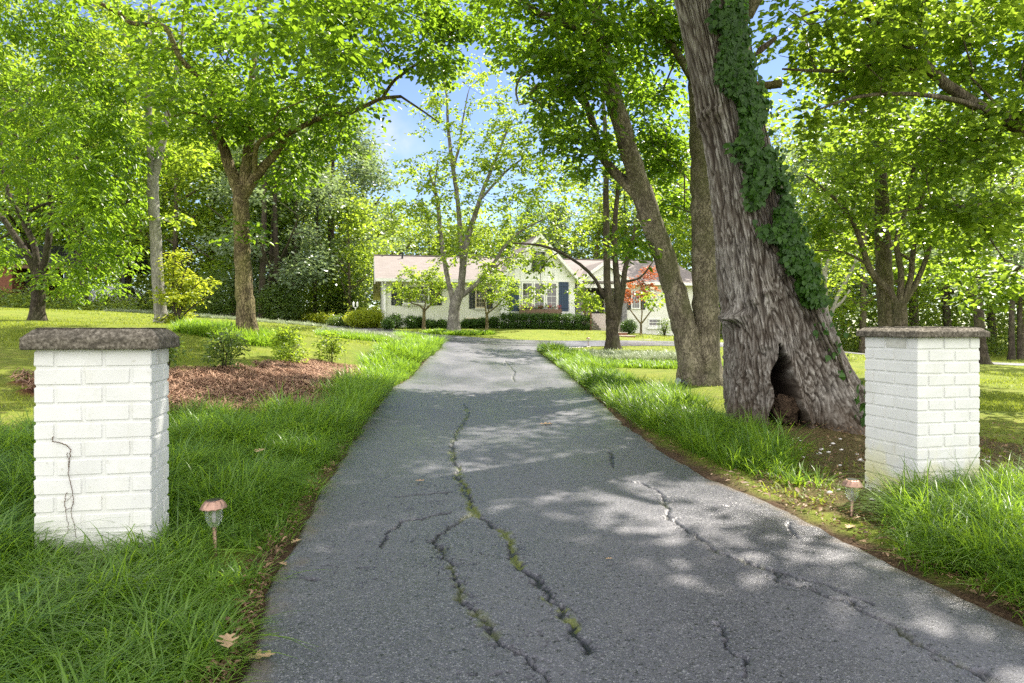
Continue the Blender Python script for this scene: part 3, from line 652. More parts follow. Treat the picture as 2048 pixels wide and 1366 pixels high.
# ------------------------------------------------------------------ solar path lights
M_COP = simple('brushed_copper', (.27, .16, .12), (.40, .26, .20), 30, .45, .1, .002, .5, .75)
M_GL, t = newmat('clear_fluted_plastic')
p = N(t, 'ShaderNodeBsdfPrincipled', Roughness=.12); p.inputs['Base Color'].default_value = (.9, .92, .9, 1); p.inputs['Transmission Weight'].default_value = .85; p.inputs['IOR'].default_value = 1.25
tp = N(t, 'ShaderNodeBsdfTransparent'); ms = N(t, 'ShaderNodeMixShader'); ms.inputs[0].default_value = .45
t.links.new(p.outputs[0], ms.inputs[1]); t.links.new(tp.outputs[0], ms.inputs[2]); o_ = N(t, 'ShaderNodeOutputMaterial'); t.links.new(ms.outputs[0], o_.inputs[0])
M_BLK = simple('black_plastic', (.012, .012, .014), (.02, .02, .022), 20, .35)
def path_light(x, y, ztop, zbase, w, label, tilt=0):
    root = empty('path_light', (x, y, zbase), 0, label, 'path light', 'solar path lights')
    H = ztop - zbase; s = w / .12; root.rotation_euler = (0, tilt, 0)
    cap = MB(); k = 48; V = []; prof = [(.030, .0), (.056, -.004), (.060, -.004), (.061, 0), (.050, .018), (.040, .030), (.034, .034), (.020, .034)]
    z0 = H - .034 * s
    for (r_, z_) in prof:
        for i in range(k): a = 2 * math.pi * i / k; rr_ = r_ * (1 + (.03 * math.cos(12 * a) if .036 < r_ < .0605 else 0)) * s; V.append((rr_ * math.cos(a), rr_ * math.sin(a), z0 + z_ * s))
    cap.add(V, [(j * k + i, j * k + (i + 1) % k, (j + 1) * k + (i + 1) % k, (j + 1) * k + i) for j in range(len(prof) - 1) for i in range(k)] + [tuple(range((len(prof) - 1) * k, len(prof) * k))])
    cp = cap.build('cap', M_COP, root); MB().lathe([(.030 * s, z0 + .0345 * s), (.029 * s, z0 + .0375 * s), (.001, z0 + .0378 * s)]).build('solar_panel', M_BLK, cp)
    g = MB(); V = []; gp = [(.036, -.004), (.038, -.03), (.037, -.055), (.030, -.068), (.026, -.075), (.020, -.088), (.012, -.094), (.010, -.096)]
    for (r_, z_) in gp:
        for i in range(k): a = 2 * math.pi * i / k; rr_ = r_ * (1 + .05 * math.cos(16 * a)) * s; V.append((rr_ * math.cos(a), rr_ * math.sin(a), z0 + z_ * s))
    g.add(V, [(j * k + i, j * k + (i + 1) % k, (j + 1) * k + (i + 1) % k, (j + 1) * k + i) for j in range(len(gp) - 1) for i in range(k)])
    g.build('lens', M_GL, root, smooth=True)
    MB().lathe([(.006 * s, z0 - .07 * s), (.009 * s, z0 - .05 * s), (.006 * s, z0 - .03 * s), (.004 * s, z0 - .005 * s)], k=12).build('bulb_holder', simple('pale_plastic', (.5, .5, .46), (.6, .6, .56), 20, .4), root)
    MB().lathe([(.009 * s, -.08), (.009 * s, z0 - .094 * s)], k=16).build('stake', M_COP, root, smooth=True)
    return root
path_light(-1.295, 2.98, .297, .06, .110, 'copper-capped solar path light in long grass beside the left pillar', R(-2))
path_light(2.0 - .11, 3.80, .203, -.045, .110, 'copper-capped solar path light on bare ground left of the right pillar', R(1))
gx_, gy_ = 26.0 * (1170 - 1024) / F, 26.0
path_light(gx_, gy_ - 1.1, g1(gx_, gy_ - 1.1) + .34, g1(gx_, gy_ - 1.1), .16, 'small path light on the lawn before the loop drive, left of the slender tree')
# black landscape spotlight near the forked tree
def spot():
    x, y = 2.9, 11.6; z = g1(x, y); root = empty('landscape_spotlight', (x, y, z), R(30), 'black landscape spotlight tipped in the grass before the twin-trunked tree', 'spotlight')
    MB().tube([(-.10, 0, .13), (-.02, 0, .11), (.06, 0, .07), (.10, 0, .055)], [.055, .055, .045, .03], 16).build('lamp_housing', M_BLK, root, smooth=False)
    MB().tube([(-.115, 0, .134), (-.10, 0, .13)], [.060, .060], 16).build('front_ring', simple('grey_metal', (.3, .3, .3), (.5, .5, .5), 30, .3, metal=.8), root)
    MB().tube([(.02, 0, .07), (.02, 0, -.05)], [.01, .01], 8).build('stake', M_BLK, root)
spot()

# ------------------------------------------------------------------ tree library
def grow(polys, clumps, seed=0, tipr=.006, step=.45, expo=2.35, sag=.0, wander=.06):
    """polys: list of (pts (n,3), radii (n,)); clumps (m,3). Returns node arrays."""
    rs = np.random.RandomState(seed); cap = 60000
    pos = np.zeros((cap, 3)); par = np.full(cap, -1); fix = np.zeros(cap); n = 0; chains = []
    for (P, rad) in polys:
        P = np.asarray(P, float); ln = np.linalg.norm(np.diff(P, axis=0), axis=1).sum(); m = max(4, int(ln / max(.12, ln / 60)))
        Q = catmull(P, m); rr = np.interp(np.linspace(0, 1, m), np.linspace(0, 1, len(rad)), rad)
        Q[1:-1] += rs.normal(0, .05, (m - 2, 3)) * rr[1:-1, None]
        p0 = -1
        if n: p0 = int(np.argmin(np.linalg.norm(pos[:n] - Q[0], axis=1)))
        ids = []
        for i in range(m):
            pos[n] = Q[i]; fix[n] = rr[i]; par[n] = p0; p0 = n; ids.append(n); n += 1
        chains.append(ids)
    nfix = n
    if len(clumps):
        C = np.asarray(clumps, float)
        d = np.array([np.min(np.linalg.norm(pos[:nfix] - c, axis=1)) for c in C]); ends = []
        hmin = pos[:nfix, 2].min() + .25 * (pos[:nfix, 2].max() - pos[:nfix, 2].min())
        for c in C[np.argsort(d)]:
            dd = np.linalg.norm(pos[:n] - c, axis=1); cost = dd * (1 + .35 * np.clip((pos[:n, 2] - c[2]) / (dd + .1), -.3, 1)) + (pos[:n, 2] < hmin) * 50 + fix[:n] * 4
            j = int(np.argmin(cost)); a = pos[j]; dist = dd[j]
            if dist < .05: continue
            k = max(1, int(dist / step)); prev = j
            off = rs.normal(0, wander, 3) * dist; off[2] += .10 * dist
            for q in range(1, k + 1):
                s = q / k; pos[n] = a * (1 - s) + c * s + off * math.sin(math.pi * s) + rs.normal(0, .02, 3) * (q < k); par[n] = prev; prev = n; n += 1
                if n >= cap - 10: break
            ends.append(prev)
            if n >= cap - 200: break
    pos, par, fix = pos[:n], par[:n], fix[:n]
    acc = np.zeros(n); kids = [[] for _ in range(n)]
    for i in range(n - 1, -1, -1):
        acc[i] = max(acc[i], tipr ** expo)
        if par[i] >= 0: acc[par[i]] += acc[i]; kids[par[i]].append(i)
    rad = acc ** (1 / expo); rad[:nfix] = fix[:nfix]
    for i in range(nfix, n):
        if par[i] >= 0: rad[i] = min(rad[i], rad[par[i]] * .85 + 1e-4)
    return pos, par, rad, kids, nfix, chains
def tubes_mesh(pos, par, rad, kids, nfix, minr=0.0, kbig=20, lump=.05, seed=0):
    V = []; Fs = []; base = 0; done = set()
    starts = [i for i in range(len(pos)) if par[i] < 0]
    stack = [(s, -1) for s in starts]
    while stack:
        s, p = stack.pop(); ch = [s]
        while True:
            ks = kids[ch[-1]]
            if not ks: break
            ks = sorted(ks, key=lambda q: (q == ch[-1] + 1) * 1e3 * (ch[-1] + 1 < nfix) + rad[q], reverse=True)
            for q in ks[1:]: stack.append((q, ch[-1]))
            ch.append(ks[0])
        if rad[ch[0]] < minr: continue
        P = pos[ch]; r = rad[ch]
        if p >= 0: P = np.vstack([pos[p], P]); r = np.concatenate([[min(rad[p], r[0] * 1.5)], r])
        if len(P) < 2: continue
        k = kbig if r.max() > .07 else (8 if r.max() > .03 else (5 if r.max() > .012 else 3))
        v, Q = tube_np(P, r, k)
        if r.max() > .05:
            ctr = np.repeat(P, k, 0); nn = fbm(v * np.array([2.4, 2.4, .8]) + seed, 2) + .6 * fbm(v * np.array([9, 9, 2.2]) + seed, 2)
            v = ctr + (v - ctr) * (1 + lump * 1.6 * nn)[:, None]
        V.append(v); Fs.append(Q + base); base += len(v)
    return np.vstack(V), [np.vstack(Fs)]
def leaf_arrays(C, rc, per, L, Wd, rs, droop=.25, flat=.65, shape=6, upn=1.0, spread=1.0):
    n = len(C) * per
    if shape == 6 and per >= 12:
        k = 7; nt_ = len(C) * (per // k); n = nt_ * k; cc_ = np.repeat(C, per // k, 0)
        td = rs.normal(0, 1, (nt_, 3)); td[:, 2] = td[:, 2] * .45 - droop * .5; td /= np.linalg.norm(td, axis=1)[:, None]
        st = cc_ + rs.normal(0, .22, (nt_, 3)) * rc; ln = rc * rs.uniform(.7, 1.35, nt_)
        tt = np.tile(np.linspace(.2, 1, k), nt_); td = np.repeat(td, k, 0); p = np.repeat(st, k, 0) + td * (tt * np.repeat(ln, k))[:, None] * np.array([1, 1, flat + .2]) + rs.normal(0, .03, (n, 3)); p[:, 2] -= .12 * rc * tt ** 2
        sd = np.cross(td, np.array([0, 0, 1.0])); sd /= np.linalg.norm(sd, axis=1)[:, None] + 1e-6; sg = np.tile(np.where(np.arange(k) % 2, 1.0, -1.0), nt_)[:, None]
        d = td * .7 + sd * sg * .8 + rs.normal(0, .28, (n, 3)) * spread; d[:, 2] = d[:, 2] * .6 - droop * .8
    else:
        c = np.repeat(C, per, 0)
        o = rs.normal(0, 1, (n, 3)) * np.array([1, 1, flat]) * rc * .55
        p = c + o; d = o / (np.linalg.norm(o, axis=1)[:, None] + 1e-6) + rs.normal(0, .6, (n, 3)) * spread; d[:, 2] = d[:, 2] * .5 - droop
    d /= np.linalg.norm(d, axis=1)[:, None]
    nn = rs.normal(0, .55, (n, 3)); nn[:, 2] += upn; s = np.cross(d, nn); s /= np.linalg.norm(s, axis=1)[:, None] + 1e-6; u = np.cross(s, d)
    l = (L * rs.uniform(.65, 1.2, n))[:, None]; w_ = (Wd * rs.uniform(.75, 1.15, n))[:, None]
    if shape == 6:
        V = np.stack([p, p + d * l * .3 - s * w_ * .5 + u * w_ * .14, p + d * l * .68 - s * w_ * .38 + u * w_ * .06, p + d * l - u * l * .12, p + d * l * .68 + s * w_ * .38 + u * w_ * .06, p + d * l * .3 + s * w_ * .5 + u * w_ * .14], 1)
        i = np.arange(n)[:, None] * 6; Q = np.concatenate([i + np.array([[0, 1, 2, 3]]), i + np.array([[0, 3, 4, 5]])]); return V.reshape(-1, 3), [Q]
    V = np.stack([p, p + d * l * .45 - s * w_ * .5 + u * w_ * .1, p + d * l, p + d * l * .45 + s * w_ * .5 + u * w_ * .1], 1)
    i = np.arange(n)[:, None] * 4; Q = np.concatenate([i + np.array([[0, 1, 2]]), i + np.array([[0, 2, 3]])]); return V.reshape(-1, 3), [Q]
GAP = [(690, 440), (718, 330), (738, 255), (700, 232), (760, 205), (800, 200), (840, 215), (790, 175), (870, 165), (905, 120), (925, 60), (948, 60), (945, 190), (1010, 150), (1030, 90), (1038, 150), (1090, 290), (1150, 345), (1140, 400), (1000, 400), (820, 440)]
def blob_pts(b, rs, world=False, airy=True):
    """b=(px,py,Y,rx_px,rz_px,rd_m,n) -> clump centres"""
    px, py, Y, rx, rz, rd, n = b
    q = rs.normal(0, 1, (n, 3)); q /= np.linalg.norm(q, axis=1)[:, None]; q *= (rs.rand(n) ** .42)[:, None]
    if world: return np.array([px, py, Y]) + q * np.array([rx, rz, rd])
    c = P3(px, py, Y); q = c + q * 1.12 * np.array([rx / F * Y, rd, rz / F * Y])
    if airy: q = q[fbm(q * np.array([1.1, 1.1, 1.5]) + 3.3, 2) > -.22]
    return q
SD = np.array([sdir.x, sdir.y, sdir.z])
# openings in the canopy through which sun reaches the ground
RAYS = []
def ray_open(C, r=.75):
    if not len(C): return np.ones(0, bool)
    ok = np.ones(len(C), bool)
    for (o, rr) in RAYS:
        q = C - o; t = q @ SD; d = np.linalg.norm(q - t[:, None] * SD, axis=1); ok &= ~((d < r * rr) & (t > 1.5))
    return ok
def to_px(P): return 1024 + P[:, 0] / P[:, 1] * F, HZ - (P[:, 2] - EYE) / P[:, 1] * F
def tree(base, label, stems, blobs, bark, leaf, L=.15, Wd=.08, per=40, rc=.4, droop=.25, seed=1, gap=True, cat='tree', name='tree', group=None, shape=6, tipr=.006, flat=.65, kbig=20, wander=.06, root_flare=True, upn=1.0, world=False, minr=0, thick=.88, step=.45):
    rs = np.random.RandomState(seed)
    gzb = g1(*base) if not world else 0
    root = empty(name, (base[0], base[1], gzb), 0, label, cat, group); off = np.zeros(3) if world else np.array([base[0], base[1], gzb])
    polys = []
    for s in stems:
        if world: P = np.array([q[:3] for q in s], float); rad = [q[3] for q in s]
        else:
            Y0 = base[1]; P = []; rad = []
            for q in s:
                if len(q) == 3: q = (q[0], q[1], Y0, q[2])
                P.append(P3(*q[:3])); rad.append(q[3] / 2 / F * q[2] * thick)
            P = np.array(P)
        polys.append((P, rad))
    if root_flare:
        P, rad = polys[0]; P = P.copy(); 
        if not world: P[0, 2] = gzb - .12
        polys[0] = (P, rad)
    C = np.vstack([blob_pts(b, rs, world) for b in blobs]) if blobs else np.zeros((0, 3))
    if gap and not world and len(C):
        x, y = to_px(C); C = C[~inpoly(x, y, GAP)]
    if not world: C = C[ray_open(C)]
    pos, par, rad, kids, nfix, _ = grow(polys, C, seed, tipr, step, wander=wander)
    if root_flare:
        z0 = pos[0, 2]; h = pos[:nfix, 2] - z0
        rad[:nfix] *= 1 + .75 * np.exp(-np.clip(h, 0, 9) / (rad[0] * 1.3)) * (h < rad[0] * 6)
    V, Fq = tubes_mesh(pos, par, rad, kids, nfix, minr, kbig, seed=seed)
    if root_flare:   # buttress lobes at the foot
        b0 = polys[0][0][0]; a = np.arctan2(V[:, 1] - b0[1], V[:, 0] - b0[0]); hh = V[:, 2] - pos[0, 2]; f = np.exp(-np.clip(hh, 0, 9) / (polys[0][1][0] * 1.6)) * (hh < 1.5)
        k = 1 + .22 * f * np.cos(a * 5 + seed) + .1 * f * np.cos(a * 9 + seed * 2); V[:, :2] = b0[:2] + (V[:, :2] - b0[:2]) * np.where(f > .02, k, 1)[:, None]
    mesh_np('trunk', V - off, Fq, bark, root, True)
    if len(C):
        # leaves sit on the clumps and part of the way down their twigs
        ex = []
        for i in range(nfix, len(pos)):
            if rad[i] < .016 and rs.rand() < .5 and len(kids[i]) <= 1: ex.append(pos[i])
        C2 = np.vstack([C] + ([np.array(ex)] if ex else []))
        if gap and not world: x, y = to_px(C2); C2 = C2[~inpoly(x, y, GAP)]
        if not world: C2 = C2[ray_open(C2)]
        v, f = leaf_arrays(C2, rc, per, L, Wd, rs, droop, flat, shape, upn)
        mesh_np('crown', v - off, f, leaf, root, False)
    return root
B_GREY = barkmat('grey_brown_bark', (.035, .027, .02), (.23, .19, .145), (.12, .13, .05), 16, .3)
B_TAN = barkmat('mossy_tan_bark', (.05, .036, .022), (.38, .31, .17), (.18, .18, .05), 15, .38, 1.0, .05, .75)
B_DARK = barkmat('dark_bark', (.02, .016, .012), (.12, .098, .075), (.06, .07, .025), 14, .3)
B_PALE = barkmat('pale_smooth_bark', (.12, .115, .10), (.38, .36, .32), None, 12, .5, .3)
B_SMOOTH = barkmat('mottled_smooth_bark', (.04, .032, .024), (.33, .285, .22), (.09, .095, .04), 15, .5, .6, .02, .7)
B_ASH = barkmat('ash_grey_bark', (.06, .055, .048), (.30, .28, .24), None, 14, .3, .5)
L_BIG = leafmat('broad_leaf', (.024, .062, .008), (.08, .145, .015), (.38, .60, .03), .5, .36, .5)
L_LIT = leafmat('fresh_leaf', (.045, .095, .010), (.125, .19, .022), (.52, .69, .05), .52, .4, .45)
L_MAP = leafmat('maple_leaf', (.035, .078, .010), (.095, .155, .02), (.44, .63, .045), .5, .4, .45)
L_DRK = leafmat('glossy_dark_leaf', (.035, .075, .018), (.11, .17, .04), (.32, .46, .06), .42, .33, .6)
L_BLU = leafmat('blue_green_leaf', (.07, .115, .065), (.20, .26, .16), (.36, .48, .16), .4, .36, .6)
L_YEL = leafmat('yellow_green_leaf', (.11, .18, .012), (.26, .31, .03), (.65, .72, .05), .5, .42, .4)
L_ORG = leafmat('orange_maple_leaf', (.18, .045, .015), (.45, .14, .04), (.75, .22, .05), .45, .45, .4)
L_BOX = leafmat('boxwood_leaf', (.03, .075, .014), (.08, .15, .03), (.16, .3, .03), .3, .38, .5)

for (px_, py_, rr_) in ((915, 882, .5), (1015, 875, .55), (870, 940, .6), (1095, 992, .5), (1195, 968, .42), (1500, 1020, 1.0), (1600, 1035, .7), (1700, 1110, .5), (1340, 1105, .42), (560, 1300, .45), (340, 1075, .9), (430, 1090, .6)):
    gx1, gy1 = G(px_, py_); RAYS.append((np.array([gx1, gy1, g1(gx1, gy1)]), rr_))
RAYS.append((np.array([-1.58, 3.05, .75]), .8)); RAYS.append((np.array([-1.58, 3.05, .4]), .8)); RAYS.append((np.array([-1.56, 3.05, .2]), .8))
# ------------------------------------------------------------------ the big leaning oak with the hollow
def oak():
    Yc = 7.35; bx = 3.0; gz0 = g1(bx, Yc); off = np.array([bx, Yc, gz0])
    root = empty('hollow_oak', tuple(off), 0, 'huge leaning oak with furrowed bark and a dark hollow at its foot', 'tree')
    # (py, left px, right px) of the trunk outline, at the distance of its axis
    prof = [(905, 1452, 1752), (862, 1456, 1738), (830, 1457, 1722), (790, 1458, 1706), (740, 1460, 1682), (690, 1460, 1662), (640, 1459, 1644), (600, 1455, 1628), (560, 1450, 1612), (520, 1446, 1600), (460, 1440, 1580), (400, 1434, 1562), (340, 1425, 1545), (280, 1413, 1530), (230, 1402, 1518), (180, 1392, 1508), (130, 1380, 1497), (60, 1366, 1486), (0, 1352, 1476), (-120, 1325, 1450), (-260, 1295, 1420), (-420, 1262, 1384), (-560, 1235, 1350)]
    py = np.array([p[0] for p in prof], float); s = Yc / F
    zc = EYE + (HZ - py) * s; xl = np.array([p[1] - 1024 for p in prof]) * s; xr = np.array([p[2] - 1024 for p in prof]) * s
    o = np.argsort(zc); zc, xl, xr = zc[o], xl[o], xr[o]
    nz, na = 760, 460; z = np.concatenate([np.linspace(gz0 - .25, 4.9, 640), np.linspace(4.92, zc[-1], nz - 640)])
    cx = np.interp(z, zc, (xl + xr) / 2); rr = np.interp(z, zc, (xr - xl) / 2)
    k = np.ones(7) / 7; cx = np.convolve(np.pad(cx, 3, 'edge'), k, 'valid'); rr = np.convolve(np.pad(rr, 3, 'edge'), k, 'valid')
    a = np.arange(na) * 2 * np.pi / na; A, Z = np.meshgrid(a, z)
    CX = cx[:, None]; RR = rr[:, None]; h = Z - gz0
    fl = np.exp(-np.clip(h, 0, 9) / .42)
    rad = RR * (1 + .10 * fl * np.cos(3 * A + .6) + .12 * fl * np.cos(7 * A + 1.3) + .20 * fl ** 3 * np.cos(6 * A + .4) + .05 * np.cos(2 * A + Z * .8) + .04 * np.cos(5 * A - Z) )
    dp = np.stack([np.cos(A) * 1.6, np.sin(A) * 1.6, Z * .55], -1)
    rad = rad * (1 + .07 * fbm(dp + 3.3, 3))
    # interlaced vertical furrows (arc length keeps their size constant)
    ar = RR / .42
    wx = .13 * fbm(np.stack([np.cos(A) * 3 * ar, np.sin(A) * 3 * ar, Z * 1.6], -1), 3)
    q = np.stack([np.cos(A) * 9.5 * ar + wx * 3.0, np.sin(A) * 9.5 * ar + wx * 3.0, Z * 1.1], -1)
    f1 = np.abs(perlin(q)); f2 = np.abs(perlin(q * np.array([1.7, 1.7, 3.2]) + 9.1)); f3 = fbm(q * np.array([3.2, 3.2, 5]) + 4.4, 3)
    furrow = np.minimum(sstep(0, .26, f1), .35 + .65 * sstep(0, .22, f2))
    disp = .024 * furrow + .009 * f3
    # burls and scars (x px, y px, size, height)
    X = CX + rad * np.cos(A); Yw = Yc + rad * np.sin(A) * .92
    front = np.sin(A) < .3
    for (bpx, bpz, sz, hgt) in ((1487, 635, .075, .11), (1475, 720, .05, .05), (1468, 775, .055, .05), (1530, 690, .06, .03), (1425, 225, .12, .05), (1510, 600, .07, .03), (1528, 585, .05, .04), (1440, 160, .08, .04)):
        b = P3(bpx, bpz, Yc - .35 * np.interp((HZ - bpz) * s + EYE, z, rr) * 2)
        g = np.exp(-(((X - b[0]) / sz) ** 2 + ((Z - b[2]) / (sz * .85)) ** 2)) * front
        disp += g * hgt * (1 + 1.2 * fbm(np.stack([X * 14, Z * 14, A * 2], -1), 2))
    rad2 = rad + disp
    # hollow: push the wall inwards inside an arch-shaped mask
    # hollow is laid out on the front wall in metres (x, z)
    ax = 2.71; zt = .84 + .06; zb = gz0 + .02
    tz = np.clip((zt - Z) / (zt - zb), 0, 1.25)
    lx = ax - .02 - .13 * tz ** .8 - .02 * np.sin(Z * 14); rx = ax + .03 + .26 * tz ** 1.05 + .02 * np.sin(Z * 11 + 1)
    wob = .014 * fbm(np.stack([X * 6, Z * 6, X * 0], -1), 2)
    ins = np.minimum(X - lx + wob, rx - X + wob); ins = np.minimum(ins, (zt - Z) * .6)
    ins = np.where(np.sin(A) < -.15, ins, -1)
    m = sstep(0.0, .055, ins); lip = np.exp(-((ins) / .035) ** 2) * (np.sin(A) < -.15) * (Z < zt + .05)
    rad2 = rad2 + .022 * lip * (tz < 1.2)
    Px = CX + rad2 * np.cos(A); Py = Yc + rad2 * np.sin(A) * .92; Pz = Z
    Py = Py + m * (.62 - .12 * np.clip(Z - zb, 0, 1)); Px = Px * (1 - m * .12) + (ax + .05) * m * .12
    Py += m * .03 * fbm(np.stack([X * 9, Z * 9, X * 0 + 2], -1), 3)
    V = np.stack([Px, Py, Pz], -1).reshape(-1, 3)
    i = np.arange(nz - 1)[:, None] * na; j = np.arange(na)[None]
    Q = np.stack([i + j, i + (j + 1) % na, i + na + (j + 1) % na, i + na + j], -1).reshape(-1, 4)
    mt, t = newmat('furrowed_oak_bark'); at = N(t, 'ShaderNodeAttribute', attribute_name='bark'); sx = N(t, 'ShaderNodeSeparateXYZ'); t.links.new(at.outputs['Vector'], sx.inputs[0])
    v = coords(t); n1 = noise(t, coords(t, (1, 1, .35)), 30, 7, .7); n0 = noise(t, v, 2.2, 5, .6); nfi = noise(t, v, 90, 4, .7)
    c = ramp(t, sx.outputs[0], [(.0, (.03, .024, .019)), (.3, (.095, .080, .066)), (.75, (.20, .182, .16)), (1.0, (.36, .34, .31))])
    c = mixc(t, n1, mixc(t, .5, c, (.05, .036, .026)), c)
    c = mixc(t, ramp(t, n0, [(.5, (0, 0, 0)), (.68, (.55, .55, .55))]), c, mixc(t, sx.outputs[0], (.07, .065, .06), (.40, .38, .35)))
    c = mixc(t, sx.outputs[1], c, mixc(t, n1, (.012, .008, .006), (.045, .03, .02)))  # cavity wall colour darkened to stand for the shade inside the hollow
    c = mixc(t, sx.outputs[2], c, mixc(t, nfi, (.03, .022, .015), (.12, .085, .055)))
    finish(t, c, .92, bump(t, n1, .7, .02, bump(t, nfi, .35, .006)), .15)
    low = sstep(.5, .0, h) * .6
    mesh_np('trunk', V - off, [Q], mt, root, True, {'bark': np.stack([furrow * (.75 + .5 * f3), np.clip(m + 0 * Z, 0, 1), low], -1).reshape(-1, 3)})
    # burl inside the hollow
    bm = bmesh.new(); bmesh.ops.create_icosphere(bm, subdivisions=5, radius=1); me = bpy.data.meshes.new('burl')
    B = np.array([vv.co[:] for vv in bm.verts]); nn = fbm(B * 2.2 + 5, 4); B = B * (1 + .28 * nn + .04 * np.abs(fbm(B * np.array([3, 3, 14]), 2)))[:, None] * np.array([.15, .12, .15]) + np.array([2.79, 6.97, gz0 + .24])
    top = B[:, 2] > gz0 + .36; B[:, 0] -= .10 * np.clip(B[:, 2] - gz0 - .28, 0, 1)
    for vv, q_ in zip(bm.verts, B - off): vv.co = q_
    bm.to_mesh(me); bm.free(); me.materials.append(barkmat('burl_wood', (.03, .02, .013), (.15, .10, .065), None, 26, 2.5, .8)); me.polygons.foreach_set('use_smooth', [True] * len(me.polygons)); link(bpy.data.objects.new('burl', me), root)
    # limbs and crown above
    rs = np.random.RandomState(3)
    def W(px, py, Y): return P3(px, py, Y)
    limbs = [([W(1290, -480, 7.35), W(1180, -700, 7.2), W(1050, -900, 6.8), W(900, -1050, 6.2)], [.26, .2, .15, .1]),
             ([W(1290, -500, 7.35), W(1300, -760, 7.6), W(1330, -1000, 7.9), W(1340, -1300, 8.2)], [.28, .22, .16, .1]),
             ([W(1300, -450, 7.35), W(1420, -600, 7.8), W(1600, -720, 8.3), W(1800, -800, 8.8)], [.24, .18, .13, .08]),
             ([W(1320, -380, 7.3), W(1300, -480, 6.6), W(1260, -560, 5.8), W(1200, -640, 4.8)], [.2, .16, .12, .08]),
             ([W(1482, 45, 7.35), W(1500, 10, 7.3), W(1525, -25, 7.25), W(1570, -90, 7.2), W(1650, -170, 7.1)], [.10, .085, .075, .06, .04]),
             ([W(1500, 118, 7.3), W(1520, 100, 7.25), W(1540, 85, 7.2), W(1552, 75, 7.2)], [.045, .035, .028, .02])]
    blobs = [(1000, -850, 6.8, 560, 260, 2.6, 170), (1350, -1050, 7.8, 560, 330, 2.8, 210), (1750, -750, 8.6, 450, 230, 2.4, 130), (1250, -620, 5.2, 420, 160, 1.8, 90), (1800, -816, 5.8, 518, 282, 1.8, 120), (1352, -860, 5.0, 437, 273, 1.5, 80), (1680, -150, 7.1, 110, 70, .8, 14)]
    C = np.vstack([blob_pts(b, rs, airy=False) for b in blobs]); C = C[ray_open(C, .8)]
    pos, par, rad_, kids, nf, _ = grow(limbs, C, 5, .008, .6)
    # limbs start inside the trunk; detach them from each other's graph when meshing
    V2, F2 = tubes_mesh(pos, par, rad_, kids, nf, .0, 16, seed=2)
    mesh_np('limb', V2 - off, F2, barkmat('oak_limb_bark', (.03, .022, .016), (.2, .165, .13), (.09, .10, .03), 18, .3), root, True)
    v, f = leaf_arrays(C, .75, 38, .19, .11, rs, .15, .5); mesh_np('crown', v - off, f, L_BIG, root)
    # broken mossy stub on the right of the trunk
    st = catmull([W(1500, 176, 7.3) , W(1530, 172, 7.22), W(1556, 168, 7.15), W(1564, 167, 7.14)], 14); tv, tq = tube_np(st, np.array([.085, .075, .062, .052, .046, .043, .042, .042, .043, .045, .047, .046, .04, .02]), 22); tv = tv + .007 * fbm(tv * 16, 3)[:, None]
    mesh_np('broken_stub', tv - off, [tq, np.array([list(range(len(tv) - 22, len(tv)))])], barkmat('mossy_stub_bark', (.03, .02, .012), (.2, .14, .08), (.13, .14, .03), 20, 1, .8, mossamt=.8), root, True)
    # ---- ivy on the trunk: lies on it as a plant of its own
    band = [(-60, 1430, 28), (0, 1446, 30), (80, 1452, 34), (150, 1460, 36), (200, 1480, 40), (260, 1492, 40), (310, 1500, 42), (350, 1522, 42), (400, 1528, 44), (440, 1540, 40), (490, 1553, 38), (540, 1580, 38), (575, 1590, 34), (605, 1602, 26)]
    by = np.array([b[0] for b in band]); bc = np.array([b[1] for b in band]); bw = np.array([b[2] for b in band])
    def surf(px, py, lift):
        zz = EYE + (HZ - py) * s * .97; x0 = (px - 1024) * s * .965; c_ = np.interp(zz, z, cx); r_ = np.interp(zz, z, rr) + .045
        x = np.clip(x0, c_ - r_ * .999, c_ + r_ * .999); th = np.arccos(np.clip((x - c_) / r_, -1, 1)); y = Yc - np.sin(th) * r_ * .92
        nrm = np.stack([np.cos(th), -np.sin(th), 0 * th], -1); return np.stack([x, y, zz], -1) + nrm * lift[:, None], nrm
    r = np.random.RandomState(12); n = 12000; yy = r.uniform(-60, 610, n); uu = np.clip(r.normal(0, .5, n), -1.3, 1.6)
    c_ = np.interp(yy, by, bc) + .8 * np.interp(yy, by, bw) * uu; keep = (n2(c_ * .02, yy * .012, 1, 3, 4) > -.38 + .30 * np.abs(uu)) ; c_, yy = c_[keep], yy[keep]
    # stragglers lower down
    ex = np.array([(1655 + r.normal(0, 10), y_ + r.normal(0, 8)) for y_ in (640, 650, 665, 690) for _ in range(5)] + [(1640 + r.normal(0, 8), y_ + r.normal(0, 7)) for y_ in (600, 615, 700, 735) for _ in range(6)] + [(1690 + r.normal(0, 12), 800 + r.normal(0, 18)) for _ in range(60)] + [(1612 + r.normal(0, 6), 655 + r.normal(0, 8)) for _ in range(10)])
    c_ = np.concatenate([c_, ex[:, 0]]); yy = np.concatenate([yy, ex[:, 1]])
    P, nr = surf(c_, yy, r.uniform(.01, .16, len(c_)) ** 1.0); n = len(P)
    d = np.stack([r.normal(0, .6, n), r.normal(0, .25, n), -1 + r.normal(0, .5, n)], -1); d -= (d * nr).sum(1)[:, None] * nr * .7; d /= np.linalg.norm(d, axis=1)[:, None]
    up = nr + r.normal(0, .4, (n, 3)); s_ = np.cross(d, up); s_ /= np.linalg.norm(s_, axis=1)[:, None]; u_ = np.cross(s_, d)
    l = r.uniform(.028, .078, n)[:, None]; w_ = l * r.uniform(.7, .95, n)[:, None]
